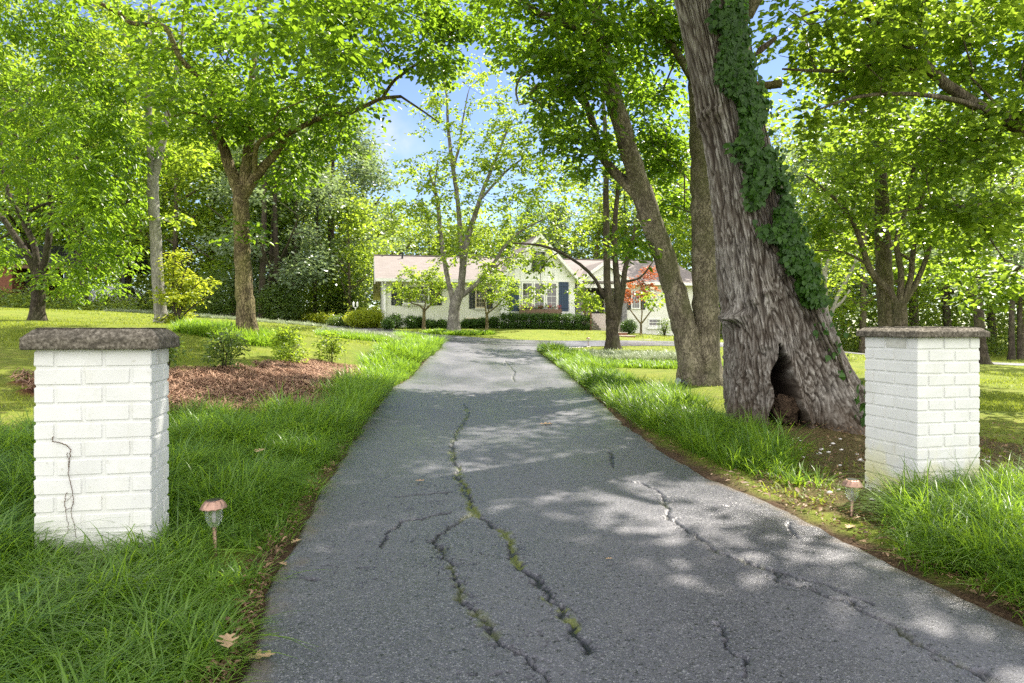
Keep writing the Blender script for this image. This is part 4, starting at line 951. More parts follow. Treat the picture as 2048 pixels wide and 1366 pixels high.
    V = np.stack([P, P + d * l * .05 - s_ * w_ * .32, P + d * l * .35 - s_ * w_ * .55 + u_ * w_ * .1, P + d * l - u_ * l * .15, P + d * l * .35 + s_ * w_ * .55 + u_ * w_ * .1, P + d * l * .05 + s_ * w_ * .32], 1)
    i = np.arange(n)[:, None] * 6; Q = np.concatenate([i + np.array([[0, 1, 2, 3]]), i + np.array([[0, 3, 4, 5]])])
    iv = empty('ivy', (3.4, 6.9, 1.4), 0, 'dark green ivy climbing the right side of the leaning oak trunk', 'ivy'); io = np.array([3.4, 6.9, 1.4])
    mesh_np('leaf_mat', V.reshape(-1, 3) - io, [Q], leafmat('ivy_leaf', (.010, .038, .005), (.045, .11, .012), (.10, .24, .02), .28, .5, .3), iv)
    vm = MB()
    for q_ in range(7):
        ys = np.linspace(640 + 20 * q_, -60, 40); xs = np.interp(ys, by, bc) + np.interp(ys, by, bw) * (q_ - 3) * .25 + 6 * np.sin(ys * .03 + q_) + np.where(ys > 610, (ys - 610) * .35, 0)
        Pp, _n = surf(xs, ys, np.full(40, .012)); vm.tube(Pp - io, np.linspace(.009, .004, 40), 5)
    vm.build('stem', B_DARK, iv, smooth=True)
oak()

# ------------------------------------------------------------------ trees standing near
tree((-5.2, 14), 'forked tree with tan mossy trunk on the left lawn, in a ring of monkey grass',
 [[(497, 660, 50), (492, 620, 45), (487, 560, 44), (484, 480, 40), (482, 410, 41), (482, 372, 44)],
  [(480, 392, 30), (465, 350, 14, 32), (448, 300, 13.9, 28), (432, 262, 13.8, 24), (437, 225, 13.7, 19), (425, 185, 13.4, 15), (395, 152, 13.2, 14), (365, 122, 13, 14), (350, 95, 13, 14), (332, 56, 13, 14), (298, 49, 13, 13), (262, 46, 13, 12), (235, 25, 12.8, 11), (190, 0, 12.6, 9), (140, -40, 12.4, 7)],
  [(485, 390, 30), (494, 330, 14, 30), (499, 280, 14.1, 27), (501, 225, 14.2, 23), (505, 150, 14.5, 17), (515, 60, 15, 13), (525, -80, 15, 9)],
  [(488, 392, 28), (512, 352, 13.9, 24), (540, 320, 13.8, 22), (562, 290, 13.7, 20), (574, 268, 13.6, 16), (602, 255, 13.5, 14), (655, 230, 13.5, 12), (692, 228, 13.5, 13), (730, 212, 13.5, 11), (764, 197, 13.5, 10), (802, 193, 13.5, 8)],
  [(764, 197, 13.5, 9), (790, 160, 13.5, 9), (836, 126, 13.6, 8), (872, 98, 13.7, 6), (901, 75, 13.8, 4)],
  [(802, 193, 13.5, 6), (850, 225, 13.5, 5), (878, 245, 13.5, 3)],
  [(512, 352, 13.9, 15), (510, 315, 13.6, 13), (520, 282, 13.3, 11), (560, 262, 13, 8)], [(452, 308, 13.9, 14), (420, 245, 13.5, 10), (385, 225, 13, 8), (340, 235, 12.6, 5)]],
 [(450, 130, 14, 150, 120, 2.2, 95), (620, 110, 13, 150, 125, 2.2, 105), (770, 50, 12.5, 110, 60, 1.8, 50), (330, 40, 13, 150, 60, 2.2, 40), (560, 225, 13.5, 120, 45, 1.6, 34), (735, 175, 14, 70, 40, 1.0, 16), (660, 285, 14, 50, 30, .8, 9), (592, 340, 14.5, 26, 62, .5, 14), (560, 360, 14.6, 34, 26, .6, 5), (885, 110, 14, 40, 70, .8, 14), (925, 45, 14, 60, 40, 1.0, 16), (860, 30, 14, 70, 36, 1.2, 16), (828, 265, 13.5, 30, 45, .5, 8), (850, 205, 13.5, 40, 22, .5, 6), (395, 235, 13.2, 90, 40, 1.5, 24), (640, 60, 9.5, 130, 60, 1.0, 22), (600, -170, 14, 380, 130, 3, 60), (480, 440, 14, 10, 40, .3, 3)],
 B_TAN, L_BIG, .14, .08, 35, .44, .35, 41, thick=.76)
tree((3.45, 12.4), 'smooth twin-trunked tree forking at the base, between the drive and the oak',
 [[(1414, 768, 56), (1413, 700, 60), (1412, 640, 58), (1411, 560, 57), (1408, 460, 55), (1404, 360, 51), (1401, 260, 49), (1399, 160, 46), (1397, 40, 43), (1394, -100, 38), (1390, -300, 30), (1380, -500, 20)],
  [(1384, 765, 12.3, 54), (1378, 700, 12.3, 56), (1364, 645, 12.3, 54), (1350, 590, 12.3, 52), (1334, 530, 12.3, 50), (1312, 470, 12.2, 50), (1292, 410, 12.2, 48), (1270, 340, 12.1, 44), (1248, 270, 12, 43), (1230, 200, 11.9, 41), (1215, 145, 11.8, 38), (1203, 95, 11.7, 32), (1196, 40, 11.6, 26), (1190, -60, 11.5, 20), (1180, -200, 11.4, 12)],
  [(1206, 110, 11.7, 26), (1178, 72, 11.5, 22), (1130, 45, 11.2, 20), (1085, 30, 11, 16), (1050, 5, 10.8, 13), (1000, -40, 10.6, 9)],
  [(1286, 405, 12.2, 30), (1264, 378, 12.2, 27), (1230, 345, 12.3, 23), (1200, 305, 12.4, 19), (1186, 250, 12.5, 17), (1165, 195, 12.5, 15), (1120, 182, 12.4, 13), (1078, 172, 12.3, 12), (1056, 194, 12.2, 8)],
  [(1228, 170, 11.8, 10), (1195, 157, 11.7, 9), (1140, 148, 11.6, 7), (1085, 133, 11.5, 6), (1045, 150, 11.4, 5), (1032, 180, 11.4, 5), (1038, 210, 11.4, 3)],
  [(1398, 180, 12.4, 20), (1350, 100, 12.2, 16), (1310, 40, 12, 12), (1280, -60, 11.8, 8)]],
 [(1120, 50, 11.5, 120, 62, 1.8, 59), (1010, 20, 11.5, 70, 36, 1.2, 22), (1130, 205, 12, 80, 75, 1.4, 38), (1185, 300, 12, 48, 50, 1, 22), (1150, 130, 11.5, 110, 60, 1.5, 40), (1320, 110, 12.8, 60, 110, 1.6, 59), (1318, 290, 13.4, 50, 90, 1.0, 38), (1250, 40, 12, 100, 60, 1.8, 46), (1345, 420, 13.4, 30, 50, .6, 9), (1260, 480, 12, 16, 12, .3, 3), (1504, -287, 10.8, 278, 152, 1.8, 100), (1270, -294, 10, 230, 140, 1.6, 70), (1250, -220, 12, 360, 180, 3, 108)],
 B_SMOOTH, L_BIG, .13, .075, 42, .40, .35, 43)
tree((3.5, 24), 'slender dark tree with ivy-flecked forked stems in the pale grass bed by the drive',
 [[(1225, 698, 27), (1224, 650, 27), (1222, 620, 26), (1215, 580, 16), (1213, 500, 15), (1212, 420, 14), (1212, 330, 12), (1210, 250, 9), (1205, 180, 6)],
  [(1228, 650, 18), (1236, 600, 16), (1232, 540, 14), (1228, 480, 13), (1232, 420, 11), (1240, 340, 8)],
  [(1232, 650, 14), (1244, 590, 13), (1250, 540, 12), (1262, 490, 10), (1278, 430, 8), (1290, 370, 5)],
  [(1208, 592, 9), (1185, 552, 24, 8), (1150, 522, 23.8, 7), (1110, 500, 23.6, 6), (1075, 490, 23.5, 5), (1025, 486, 23.4, 3)], [(1244, 565, 6), (1280, 555, 5), (1305, 525, 3)], [(1120, 503, 23.6, 4), (1095, 520, 23.5, 3), (1080, 545, 23.4, 2)]],
 [(1090, 515, 23.5, 60, 22, .8, 11), (1150, 500, 24, 60, 26, 1.2, 9), (1180, 585, 24, 26, 38, .5, 12), (1225, 380, 24, 60, 80, 1.8, 34), (1300, 420, 24, 44, 60, 1.4, 18), (1160, 400, 24, 60, 46, 1.5, 16), (1310, 590, 24, 26, 26, .6, 9), (1075, 575, 23.4, 14, 36, .3, 5), (1230, 230, 24, 90, 80, 2, 26), (1130, 460, 24, 90, 20, 1.4, 7)],
 B_DARK, L_LIT, .15, .10, 22, .42, .4, 45, gap=False, wander=.1)
tree((-2.7, 31.5), 'leaning grey three-stemmed tree with a sparse airy crown in front of the house',
 [[(908, 665, 31), (908, 630, 29), (912, 604, 29), (922, 576, 26)], [(908, 612, 15), (903, 590, 14), (892, 540, 13), (881, 470, 12), (876, 410, 11), (868, 375, 9), (858, 345, 5)],
  [(922, 580, 20), (927, 520, 19), (937, 470, 16), (950, 430, 14), (968, 375, 11), (995, 310, 8), (1020, 245, 5)], [(925, 545, 14), (920, 460, 13), (914, 390, 12), (903, 315, 11), (896, 250, 8), (893, 190, 5), (880, 130, 4)],
  [(906, 335, 8), (918, 295, 7), (925, 245, 5), (935, 190, 3)], [(924, 592, 13), (955, 566, 12), (984, 532, 10), (1010, 492, 8), (1045, 460, 6), (1085, 440, 4)], [(960, 400, 7), (1010, 345, 6), (1052, 312, 4)], [(868, 375, 5), (873, 345, 4), (875, 320, 3)], [(965, 560, 6), (1010, 520, 5), (1060, 500, 3)]],
 [(850, 340, 31, 50, 34, 1.2, 35), (890, 215, 31, 66, 60, 1.4, 41), (1000, 270, 31, 66, 70, 1.6, 52), (950, 385, 31, 80, 44, 1.6, 32), (1050, 400, 31, 70, 34, 1.6, 26), (905, 480, 31, 60, 50, 1.6, 20), (1000, 490, 31, 90, 40, 1.8, 46), (940, 150, 31, 90, 46, 1.4, 35), (1085, 320, 31, 56, 60, 1.4, 32), (870, 420, 31, 30, 60, 1, 17), (950, 320, 31, 70, 50, 1.4, 26), (1040, 210, 31, 50, 50, 1.2, 20), (1100, 250, 31, 46, 60, 1.4, 35), (1130, 360, 31, 50, 40, 1.4, 29), (1045, 335, 31, 50, 36, 1.2, 20), (800, 420, 31, 40, 26, 1.2, 12), (1060, 450, 31, 70, 26, 1.6, 17), (830, 440, 31, 50, 40, 1.2, 10), (935, 310, 31, 40, 40, 1, 12), (990, 545, 31, 36, 26, 1, 12)],
 B_ASH, L_LIT, .17, .11, 21, .5, .3, 47, thick=.74, gap=False, wander=.1)
tree((-9.2, 18), 'tall thin pale-barked tree with a small fork high up, beside the yellow-green bush',
 [[(324, 655, 28), (320, 610, 26), (314, 540, 25), (310, 460, 24), (306, 390, 24), (307, 345, 24)], [(305, 358, 18), (300, 290, 15), (298, 220, 13), (300, 130, 11), (300, 30, 9), (298, -70, 7)],
  [(310, 350, 18), (322, 300, 16), (332, 245, 13), (345, 180, 11), (362, 90, 9), (372, 0, 7)], [(299, 210, 9), (272, 150, 8), (255, 90, 7), (235, 30, 5), (215, -40, 4)], [(300, 160, 6), (270, 190, 5), (225, 215, 4), (200, 240, 3)]],
 [(300, 140, 18, 95, 100, 2.2, 46), (225, 60, 18, 95, 70, 2.4, 40), (235, 240, 18, 50, 60, 1.6, 12), (375, 300, 18.5, 30, 40, 1, 6), (380, 60, 18, 70, 70, 2, 16), (360, 440, 18, 30, 36, .8, 4), (250, -120, 18, 200, 90, 2, 24)],
 B_PALE, L_LIT, .15, .085, 28, .46, .3, 49)
tree((-13.2, 19), 'dark spreading tree with drooping leaves at the far left edge of the lawn',
 [[(75, 645, 32), (76, 600, 30), (77, 565, 30), (77, 545, 30)], [(74, 552, 18), (56, 512, 17), (30, 472, 14), (2, 432, 12), (-30, 400, 10)], [(76, 550, 16), (68, 490, 14), (44, 438, 12), (20, 392, 10), (5, 335, 8), (0, 260, 6)],
  [(82, 550, 17), (94, 500, 16), (101, 445, 14), (100, 390, 12), (96, 320, 9), (110, 250, 6)], [(40, 435, 9), (80, 412, 8), (120, 405, 6), (160, 420, 4)], [(62, 480, 7), (55, 430, 6), (58, 370, 5), (75, 300, 4)], [(15, 470, 19, 6), (-5, 480, 19, 5)]],
 [(110, 350, 18, 130, 90, 2.4, 71), (60, 160, 17, 150, 120, 2.6, 109), (205, 400, 17, 56, 70, 1.6, 41), (15, 500, 19, 60, 34, 1.4, 16), (210, 500, 18, 56, 36, 1.4, 23), (225, 250, 17, 60, 100, 1.8, 51), (120, 30, 16, 120, 60, 2, 41), (130, 560, 19, 80, 18, 1.5, 14), (60, -120, 17, 220, 100, 3, 34)],
 B_DARK, L_BIG, .17, .062, 42, .48, .6, 51, thick=.8)
# right side
tree((9.0, 16.5), 'thick straight furrowed trunk rising behind the right pillar',
 [[(1778, 760, 40), (1776, 690, 38), (1773, 620, 37), (1768, 540, 36), (1765, 460, 33), (1762, 380, 29), (1760, 300, 23), (1756, 200, 17), (1750, 80, 12), (1745, -60, 8)], [(1762, 330, 10), (1730, 240, 9), (1700, 150, 7), (1680, 60, 5)], [(1762, 300, 10), (1790, 220, 9), (1812, 130, 7), (1825, 40, 5)]],
 [(1740, 130, 16.5, 110, 120, 2.2, 84), (1700, 280, 16.5, 90, 60, 2, 42), (1830, 60, 16.5, 90, 70, 2, 42)], B_GREY, L_MAP, .13, .10, 26, .45, .25, 53, gap=False)
tree((8.5, 15), 'many-stemmed spreading tree forking low, just behind the right pillar cap',
 [[(1803, 760, 36), (1802, 690, 36), (1800, 640, 38), (1799, 605, 40)], [(1795, 612, 20), (1775, 580, 19), (1745, 548, 18), (1728, 505, 16), (1714, 462, 13), (1690, 420, 10), (1650, 380, 7), (1610, 350, 4)], [(1799, 610, 18), (1802, 545, 17), (1793, 485, 14), (1808, 430, 12), (1825, 350, 10), (1840, 250, 7)],
  [(1800, 612, 17), (1820, 562, 15), (1826, 505, 14), (1836, 440, 12), (1850, 360, 9), (1862, 260, 6)], [(1805, 612, 17), (1834, 562, 15), (1858, 500, 13), (1873, 440, 11), (1892, 370, 8), (1915, 300, 5)], [(1822, 520, 10), (1790, 500, 8), (1775, 470, 6)], [(1738, 530, 8), (1690, 505, 6), (1640, 500, 4)], [(1870, 455, 6), (1930, 430, 5), (1990, 425, 3)]],
 [(1690, 360, 15, 90, 70, 2.2, 66), (1850, 300, 15, 120, 90, 2.6, 99), (1960, 460, 14, 80, 50, 1.8, 51), (1650, 470, 15.5, 50, 40, 1.4, 24), (1920, 360, 15, 80, 70, 2, 51), (1770, 250, 15, 90, 60, 2, 45), (1750, 440, 15.5, 90, 26, 1.8, 27), (1880, 540, 16, 70, 26, 1.6, 21)], B_GREY, L_MAP, .12, .095, 28, .42, .25, 55, gap=False, thick=.72)
tree((9.6, 9.5), 'tree beyond the right frame edge whose long limbs arch in over the pillar',
 [[(2400, 830, 95), (2390, 650, 88), (2370, 500, 80), (2340, 380, 70)], [(2345, 400, 45), (2220, 330, 9.2, 40), (2110, 285, 8.9, 35), (2048, 258, 8.8, 31), (2000, 232, 8.8, 28), (1950, 208, 8.8, 26), (1895, 170, 8.8, 24), (1850, 130, 8.8, 22), (1790, 70, 8.8, 18), (1740, 38, 8.7, 16), (1690, 0, 8.6, 13), (1620, -60, 8.5, 9)],
  [(1852, 140, 8.8, 15), (1760, 138, 8.7, 12), (1650, 142, 8.6, 9), (1565, 138, 8.5, 5)], [(1985, 228, 8.8, 14), (1930, 205, 8.6, 12), (1850, 190, 8.5, 11), (1760, 188, 8.4, 9), (1690, 200, 8.4, 7), (1630, 222, 8.3, 4)],
  [(2345, 460, 28), (2200, 415, 9.4, 17), (2048, 402, 9.3, 12), (1950, 412, 9.3, 9), (1860, 413, 9.3, 7), (1780, 428, 9.3, 4)], [(1730, 35, 8.7, 9), (1650, 20, 8.5, 7), (1600, 35, 8.4, 4)], [(2340, 385, 50), (2330, 200, 9.5, 42), (2300, -50, 9.6, 34), (2250, -350, 9.6, 22)], [(1950, 412, 9.3, 5), (1975, 470, 9.2, 4), (2010, 520, 9.1, 3)]],
 [(1840, 50, 9, 190, 60, 1.8, 96), (1700, 150, 9, 110, 50, 1.6, 48), (1950, 290, 9, 90, 60, 1.6, 54), (1930, 430, 9.3, 120, 26, 1.1, 38), (2080, 140, 9, 90, 130, 2, 64), (1620, 60, 8.6, 60, 60, 1, 26), (2200, -300, 9.5, 420, 260, 2.6, 144), (1640, 240, 8.4, 40, 30, .6, 11), (1780, 200, 10, 120, 50, 1.6, 30), (1960, 60, 9.5, 110, 60, 1.6, 36), (2000, 560, 10, 50, 30, 1, 11)], B_GREY, L_MAP, .105, .085, 30, .34, .25, 57, gap=False)
tree((18.0, 26), 'upright dark tree with rising limbs standing right of the pillar, before the woods',
 [[(1968, 745, 24), (1962, 690, 21), (1958, 640, 21), (1953, 590, 20), (1950, 530, 16), (1948, 450, 12), (1946, 360, 8)], [(1955, 600, 10), (1985, 555, 9), (2010, 520, 6), (2030, 500, 4)], [(1953, 590, 10), (1968, 540, 9), (1985, 480, 6)], [(1953, 598, 9), (1920, 575, 7), (1890, 560, 4)], [(1955, 585, 8), (1935, 540, 6), (1915, 480, 4)]],
 [(1950, 440, 26, 70, 70, 2.5, 44), (2010, 500, 26, 50, 40, 2, 22), (1900, 520, 26, 50, 40, 2, 18), (1960, 320, 26, 80, 70, 2.6, 30), (1940, 560, 27, 40, 20, 1.5, 8)], B_DARK, L_BLU, .19, .12, 26, .6, .25, 59, gap=False)
tree((12.0, 26), 'pale grey crooked multi-stemmed tree seen between the oak and the right pillar',
 [[(1657, 730, 18), (1656, 670, 16), (1655, 640, 16)], [(1654, 645, 10), (1652, 600, 9), (1650, 550, 8), (1662, 505, 6), (1675, 470, 4)], [(1657, 645, 10), (1672, 600, 9), (1690, 565, 8), (1706, 535, 6), (1715, 500, 4)], [(1662, 620, 7), (1682, 605, 6), (1700, 580, 4)], [(1650, 560, 5), (1642, 520, 4), (1638, 480, 3)]],
 [(1670, 480, 26, 50, 50, 1.8, 26), (1640, 560, 26, 30, 36, 1.2, 7), (1710, 560, 26, 36, 30, 1.2, 8)], B_PALE, L_LIT, .15, .1, 22, .5, .25, 61, gap=False)
tree((-7.0 + .5, 36.5 - 3.2), 'small crape myrtle with twisting bare stems before the left house windows', # crape myrtle 1
 [[(847, 650, 8), (848, 630, 7), (848, 618, 7)], [(848, 620, 4), (838, 610, 4), (822, 606, 3), (815, 590, 2)], [(848, 620, 4), (852, 600, 3), (850, 585, 2)], [(849, 622, 4), (862, 608, 4), (872, 596, 3), (880, 580, 2)]],
 [(845, 570, 33.3, 58, 34, 1.2, 70), (800, 588, 33.3, 30, 22, .8, 24), (845, 545, 33.3, 34, 16, .7, 18)], B_TAN, L_LIT, .12, .075, 34, .3, .2, 63, gap=False, kbig=8)
tree((-.6, 33.8), 'small crape myrtle with thin forked stems in front of the white gable shutter', # crape myrtle 2
 [[(974, 650, 7), (974, 635, 7), (973, 625, 6)], [(973, 627, 4), (970, 610, 3), (972, 590, 2)], [(974, 627, 4), (990, 615, 3), (1005, 600, 2), (1015, 590, 2)], [(975, 627, 3), (984, 600, 3), (990, 580, 2)]],
 [(1005, 578, 33.5, 44, 38, 1.1, 60), (970, 560, 33.5, 30, 24, .8, 24), (1040, 600, 33.3, 18, 20, .5, 7)], B_TAN, L_LIT, .12, .075, 34, .3, .2, 65, gap=False, kbig=8)
tree((7.1, 34.0), 'bare-stemmed Japanese maple with orange-red leaves right of the house steps',
 [[(1282, 675, 6), (1282, 655, 5), (1282, 645, 5)], [(1282, 648, 4), (1268, 630, 3), (1255, 612, 2)], [(1282, 648, 4), (1296, 630, 3), (1310, 610, 2)], [(1282, 648, 3), (1284, 620, 3), (1280, 590, 2)]],
 [(1280, 570, 34, 34, 34, .9, 40), (1255, 600, 34, 16, 16, .5, 8), (1300, 545, 34, 18, 16, .5, 8)], B_TAN, L_ORG, .10, .07, 30, .26, .2, 67, gap=False, kbig=8)

# ------------------------------------------------------------------ woods behind
L_WOOD = leafmat('woodland_leaf', (.03, .07, .018), (.15, .215, .045), (.42, .54, .06), .45, .38, .5)
def gen(seed, h, cr, leaf, bark, nb=34, ncl=240, per=28, L=.26, narrow=1.0, base=.16):
    rs = np.random.RandomState(seed); lean = rs.normal(0, .03, 2)
    tr = [(lean[0] * h * s, lean[1] * h * s, h * s, .018 * h * (1 - .85 * s)) for s in (0, .1, .25, .45, .65, .85, .97)]; tr[0] = (0, 0, -.3, .02 * h)
    stems = [tr]
    for k in range(6):
        a = rs.uniform(0, 6.28); z0 = h * rs.uniform(base, .65); r0 = cr * rs.uniform(.5, .9)
        stems.append([(lean[0] * z0, lean[1] * z0, z0, .007 * h), (math.cos(a) * r0 * .5, math.sin(a) * r0 * .5, z0 + r0 * .35, .005 * h), (math.cos(a) * r0, math.sin(a) * r0, z0 + r0 * .75, .002 * h)])
    bl = []
    for k in range(nb):
        a = rs.uniform(0, 6.28); zz = rs.uniform(base + .04, .97); rm = cr * math.sin(math.pi * (.12 + .85 * (zz - base) / (1 - base)) ** .8) * narrow
        rr_ = rm * rs.uniform(.35, .85); s_ = cr * rs.uniform(.2, .36)
        bl.append((math.cos(a) * rr_ + lean[0] * h * zz, math.sin(a) * rr_ + lean[1] * h * zz, h * zz, s_, s_, s_ * .6, max(3, ncl // nb)))
    return dict(stems=stems, blobs=bl, bark=bark, leaf=leaf, L=L, Wd=L * .62, per=per, rc=.75, droop=.2, seed=seed, gap=False, shape=4, kbig=9, world=True, root_flare=False, step=.9, tipr=.012, minr=.012)
PROTO = {}
def proto(key, spec, name='tree'):
    o = tree((0, 0), None, name=name, **spec); kids = list(o.children); PROTO[key] = (o, kids, name)
    for q in [o] + kids: COL.objects.unlink(q)
proto('broadA', gen(101, 14, 4.2, L_MAP, B_DARK)); proto('broadB', gen(102, 12, 4.6, L_LIT, B_GREY)); proto('tallC', gen(103, 17, 3.6, L_DRK, B_DARK, base=.2))
proto('blueD', gen(104, 13, 4.4, L_BLU, B_DARK, nb=36, ncl=280, base=.08)); proto('smallE', gen(105, 8, 3.2, L_LIT, B_GREY, nb=20, ncl=130, base=.1))
proto('tallF', gen(106, 18, 4.4, L_LIT, B_GREY, base=.2))
_cnt = {}
def place(key, px, Y, scale, rz, label, cat='tree', group=None, name=None, x=None):
    o, kids, nm = PROTO[key]; x = (px - 1024) / F * Y if x is None else x
    r = o.copy(); r.name = name or nm; COL.objects.link(r); r.location = (x, Y, g1(x, Y)); r.rotation_euler = (0, 0, rz); r.scale = (scale * _rnd.uniform(.9, 1.1),) * 2 + (scale,)
    tag(r, label, cat, group)
    for q in kids:
        c = q.copy(); c.name = q.name.split('.')[0]; c.parent = r; COL.objects.link(c)
    return r
_rnd = random.Random(4)
# (prototype, px, distance, scale, label)
WOODS = [
 ('tallF', -60, 38, 1.0, 'tall bright green tree at the far left behind the dark neighbouring house'), ('broadA', 60, 42, 1.1, 'round green tree behind the dark neighbouring house roof'),
 ('tallC', 165, 40, 1.0, 'dark tall tree right of the neighbouring house'), ('tallF', 250, 44, 1.05, 'tall light green tree just left of the thin pale-barked tree'),
 ('broadB', 350, 42, 1.1, 'light green tree in the woods seen between the thin tree and the forked tree'), ('tallC', 415, 46, 1.0, 'dark tall tree in the woods left of the forked tan trunk'),
 ('broadA', 520, 44, 1.0, 'green tree whose trunk shows just right of the forked tan trunk'), ('broadA', 470, 41, .8, 'mid-sized green tree directly behind the forked tan trunk'), ('blueD', 555, 38.5, .9, 'bushy blue-green tree between the forked tan tree and the thin dark trunks'), ('blueD', 590, 43, 1.0, 'dense blue-green tree left of the house with trunk in deep shade'),
 ('blueD', 660, 45, 1.12, 'tallest dense blue-green tree at the left edge of the open sky'), ('tallC', 725, 52, .80, 'pointed dark tree right of the dense blue-green tree'),
 ('smallE', 700, 41, .95, 'small bright green tree beside the left gable end of the house'), ('broadB', 790, 56, .80, 'bright green tree behind the left end of the house roof'),
 ('broadA', 870, 60, .74, 'green tree behind the roof, seen through the leaning three-stemmed tree'), ('broadB', 950, 58, .80, 'light green round tree behind the roof left of the gable'),
 ('broadA', 1035, 60, .80, 'green tree behind the peak of the white gable'), ('blueD', 1110, 58, .82, 'blue-green tree behind the roof right of the gable peak'),
 ('broadB', 1185, 56, .90, 'light green tree behind the entry porch roof'), ('tallC', 1260, 58, .85, 'dark tall tree behind the right wing of the house'),
 ('broadA', 1345, 52, 1.0, 'green tree behind the right end of the house roof'), ('tallF', 1440, 46, .9, 'tall light tree seen between the twin trunks and the oak'),
 ('broadB', 1500, 44, 1.0, 'light green tree hidden mostly by the oak trunk'), ('blueD', 1640, 42, 1.0, 'blue-green tree right of the oak at the edge of the right lawn'),
 ('broadB', 1725, 38, .95, 'bright green tree left of the thick straight trunk behind the right pillar'), ('tallF', 1830, 44, 1.0, 'tall light green tree behind the many-stemmed tree'),
 ('broadA', 1900, 40, 1.0, 'round green tree right of the many-stemmed tree'), ('tallC', 1985, 46, 1.0, 'dark tall tree in the woods at the right side'),
 ('broadB', 2045, 38, 1.0, 'light green tree at the right frame edge before the woods'), ('broadA', 2110, 44, 1.1, 'green tree just inside the far right of the view')]
for (k, px, Y, s, lab) in WOODS: place(k, px, Y, s, _rnd.uniform(0, 6.28), lab, group='trees of the surrounding woods')
# deep wood behind: reads as one mass
def deep_wood():
    rs = np.random.RandomState(77); P = []; 
    for px in np.arange(-400, 2500, 16):
        for row, Yb in enumerate((50, 58, 68)):
            Y = Yb + rs.uniform(-3, 3); x = (px + rs.uniform(-20, 20) - 1024) / F * Y; vis = 1024 + x / Y * F
            top = 17.0 if (vis < 600 or vis > 1250) else (13.5 if vis < 690 else (9.0 if vis < 1180 else 12.5))
            if Y < 57 and 740 < vis < 1400: continue
            g0 = g1(x, Y)
            for q in range(20):
                zz = top * rs.rand(); P.append((x + rs.normal(0, 1.2), Y + rs.normal(0, 1), g0 + .3 + zz))
    P = np.array(P); v, f = leaf_arrays(P, 1.5, 26, .40, .27, rs, .2, .6, 4)
    tag(mesh_np('woodland', v, f, L_WOOD), 'deep green woodland closing the view behind the lawns and the house', None, None, 'stuff')
    # underbrush along the edge of the woods
    P = []
    for px in np.arange(-120, 720, 4): Y = 41 + rs.uniform(-1, 4) - (px < 262) * 3.5; x = (px - 1024) / F * Y; P += [(x, Y, g1(x, Y) + rs.uniform(0, .8 if px < 262 else 3.2) * rs.rand()) for _ in range(4)]
    for px in np.arange(1430, 2300, 5): Y = 40 + rs.uniform(-2, 5); x = (px - 1024) / F * Y; P += [(x, Y, g1(x, Y) + rs.uniform(0, 3.6) * rs.rand()) for _ in range(4)]
    P = np.array(P); v, f = leaf_arrays(P, .8, 26, .2, .12, rs, .2, .7, 4)
    tag(mesh_np('underbrush', v, f, L_WOOD), 'tangled green underbrush along the foot of the woods', None, None, 'stuff')
deep_wood()
# single bare trunks visible in the shade at the wood edge
for (px, Y, wpx, top, lab) in [(525, 38, 16, 330, 'dark trunk in shade just right of the forked tan tree'), (588, 40, 9, 380, 'thin dark trunk in shade midway between the forked tan tree and the house'), (631, 41, 9, 330, 'straight brown trunk beyond the lawn left of the house'), (655, 42, 9, 380, 'darker straight trunk nearest the left gable of the house'),
                               (540, 39, 10, 420, 'second dark slanting trunk right of the forked tan tree'), (2024, 34, 12, 400, 'dark straight trunk at the right frame edge'), (2040, 36, 9, 420, 'thinner dark trunk beside the one at the right frame edge')]:
    x = (px - 1024) / F * Y; b = HZ - (g1(x, Y) - EYE) / Y * F
    tree((x, Y), lab, [[(px, b + 4, wpx * 1.15), (px - 1, b - 60, wpx), (px + 2, (b + top) / 2, wpx * .8), (px + 5, top, wpx * .55)]], [(px, top + 20, Y, 46, 46, 1.8, 22)], B_DARK, L_DRK, .24, .15, 22, .7, seed=int(px), gap=False, shape=4, kbig=10, group='bare trunks at the edge of the woods', step=.8)
# ------------------------------------------------------------------ the house
M_WBR, t = newmat('white_painted_house_brick')
bt = N(t, 'ShaderNodeTexBrick', Scale=1.0); bt.inputs['Brick Width'].default_value = .21; bt.inputs['Row Height'].default_value = .075; bt.inputs['Mortar Size'].default_value = .008
cc = N(t, 'ShaderNodeTexCoord'); mp = N(t, 'ShaderNodeMapping'); mp.inputs['Rotation'].default_value = (R(90), 0, 0); t.links.new(cc.outputs['Object'], mp.inputs[0]); t.links.new(mp.outputs[0], bt.inputs['Vector'])
bt.inputs['Color1'].default_value = (.75, .75, .70, 1); bt.inputs['Color2'].default_value = (.70, .70, .65, 1); bt.inputs['Mortar'].default_value = (.62, .62, .56, 1)
finish(t, bt.outputs['Color'], .6, bump(t, bt.outputs['Fac'], -.35, .006), .3)
M_TRIM = simple('white_trim', (.76, .77, .74), (.82, .82, .79), 6, .45, .05)
M_CREAM = simple('cream_soffit', (.62, .55, .42), (.68, .60, .47), 6, .6, .05)
M_BB = simple('white_board', (.74, .76, .74), (.80, .81, .78), 5, .55, .08)
M_ROOF, t = newmat('mauve_brown_shingle')
v = coords(t); bt = N(t, 'ShaderNodeTexBrick', Scale=1.0); bt.inputs['Brick Width'].default_value = .3; bt.inputs['Row Height'].default_value = .13; bt.inputs['Mortar Size'].default_value = .006; t.links.new(v, bt.inputs['Vector'])
bt.inputs['Color1'].default_value = (.18, .16, .145, 1); bt.inputs['Color2'].default_value = (.235, .21, .195, 1); bt.inputs['Mortar'].default_value = (.14, .10, .095, 1); bt.inputs['Bias'].default_value = 0
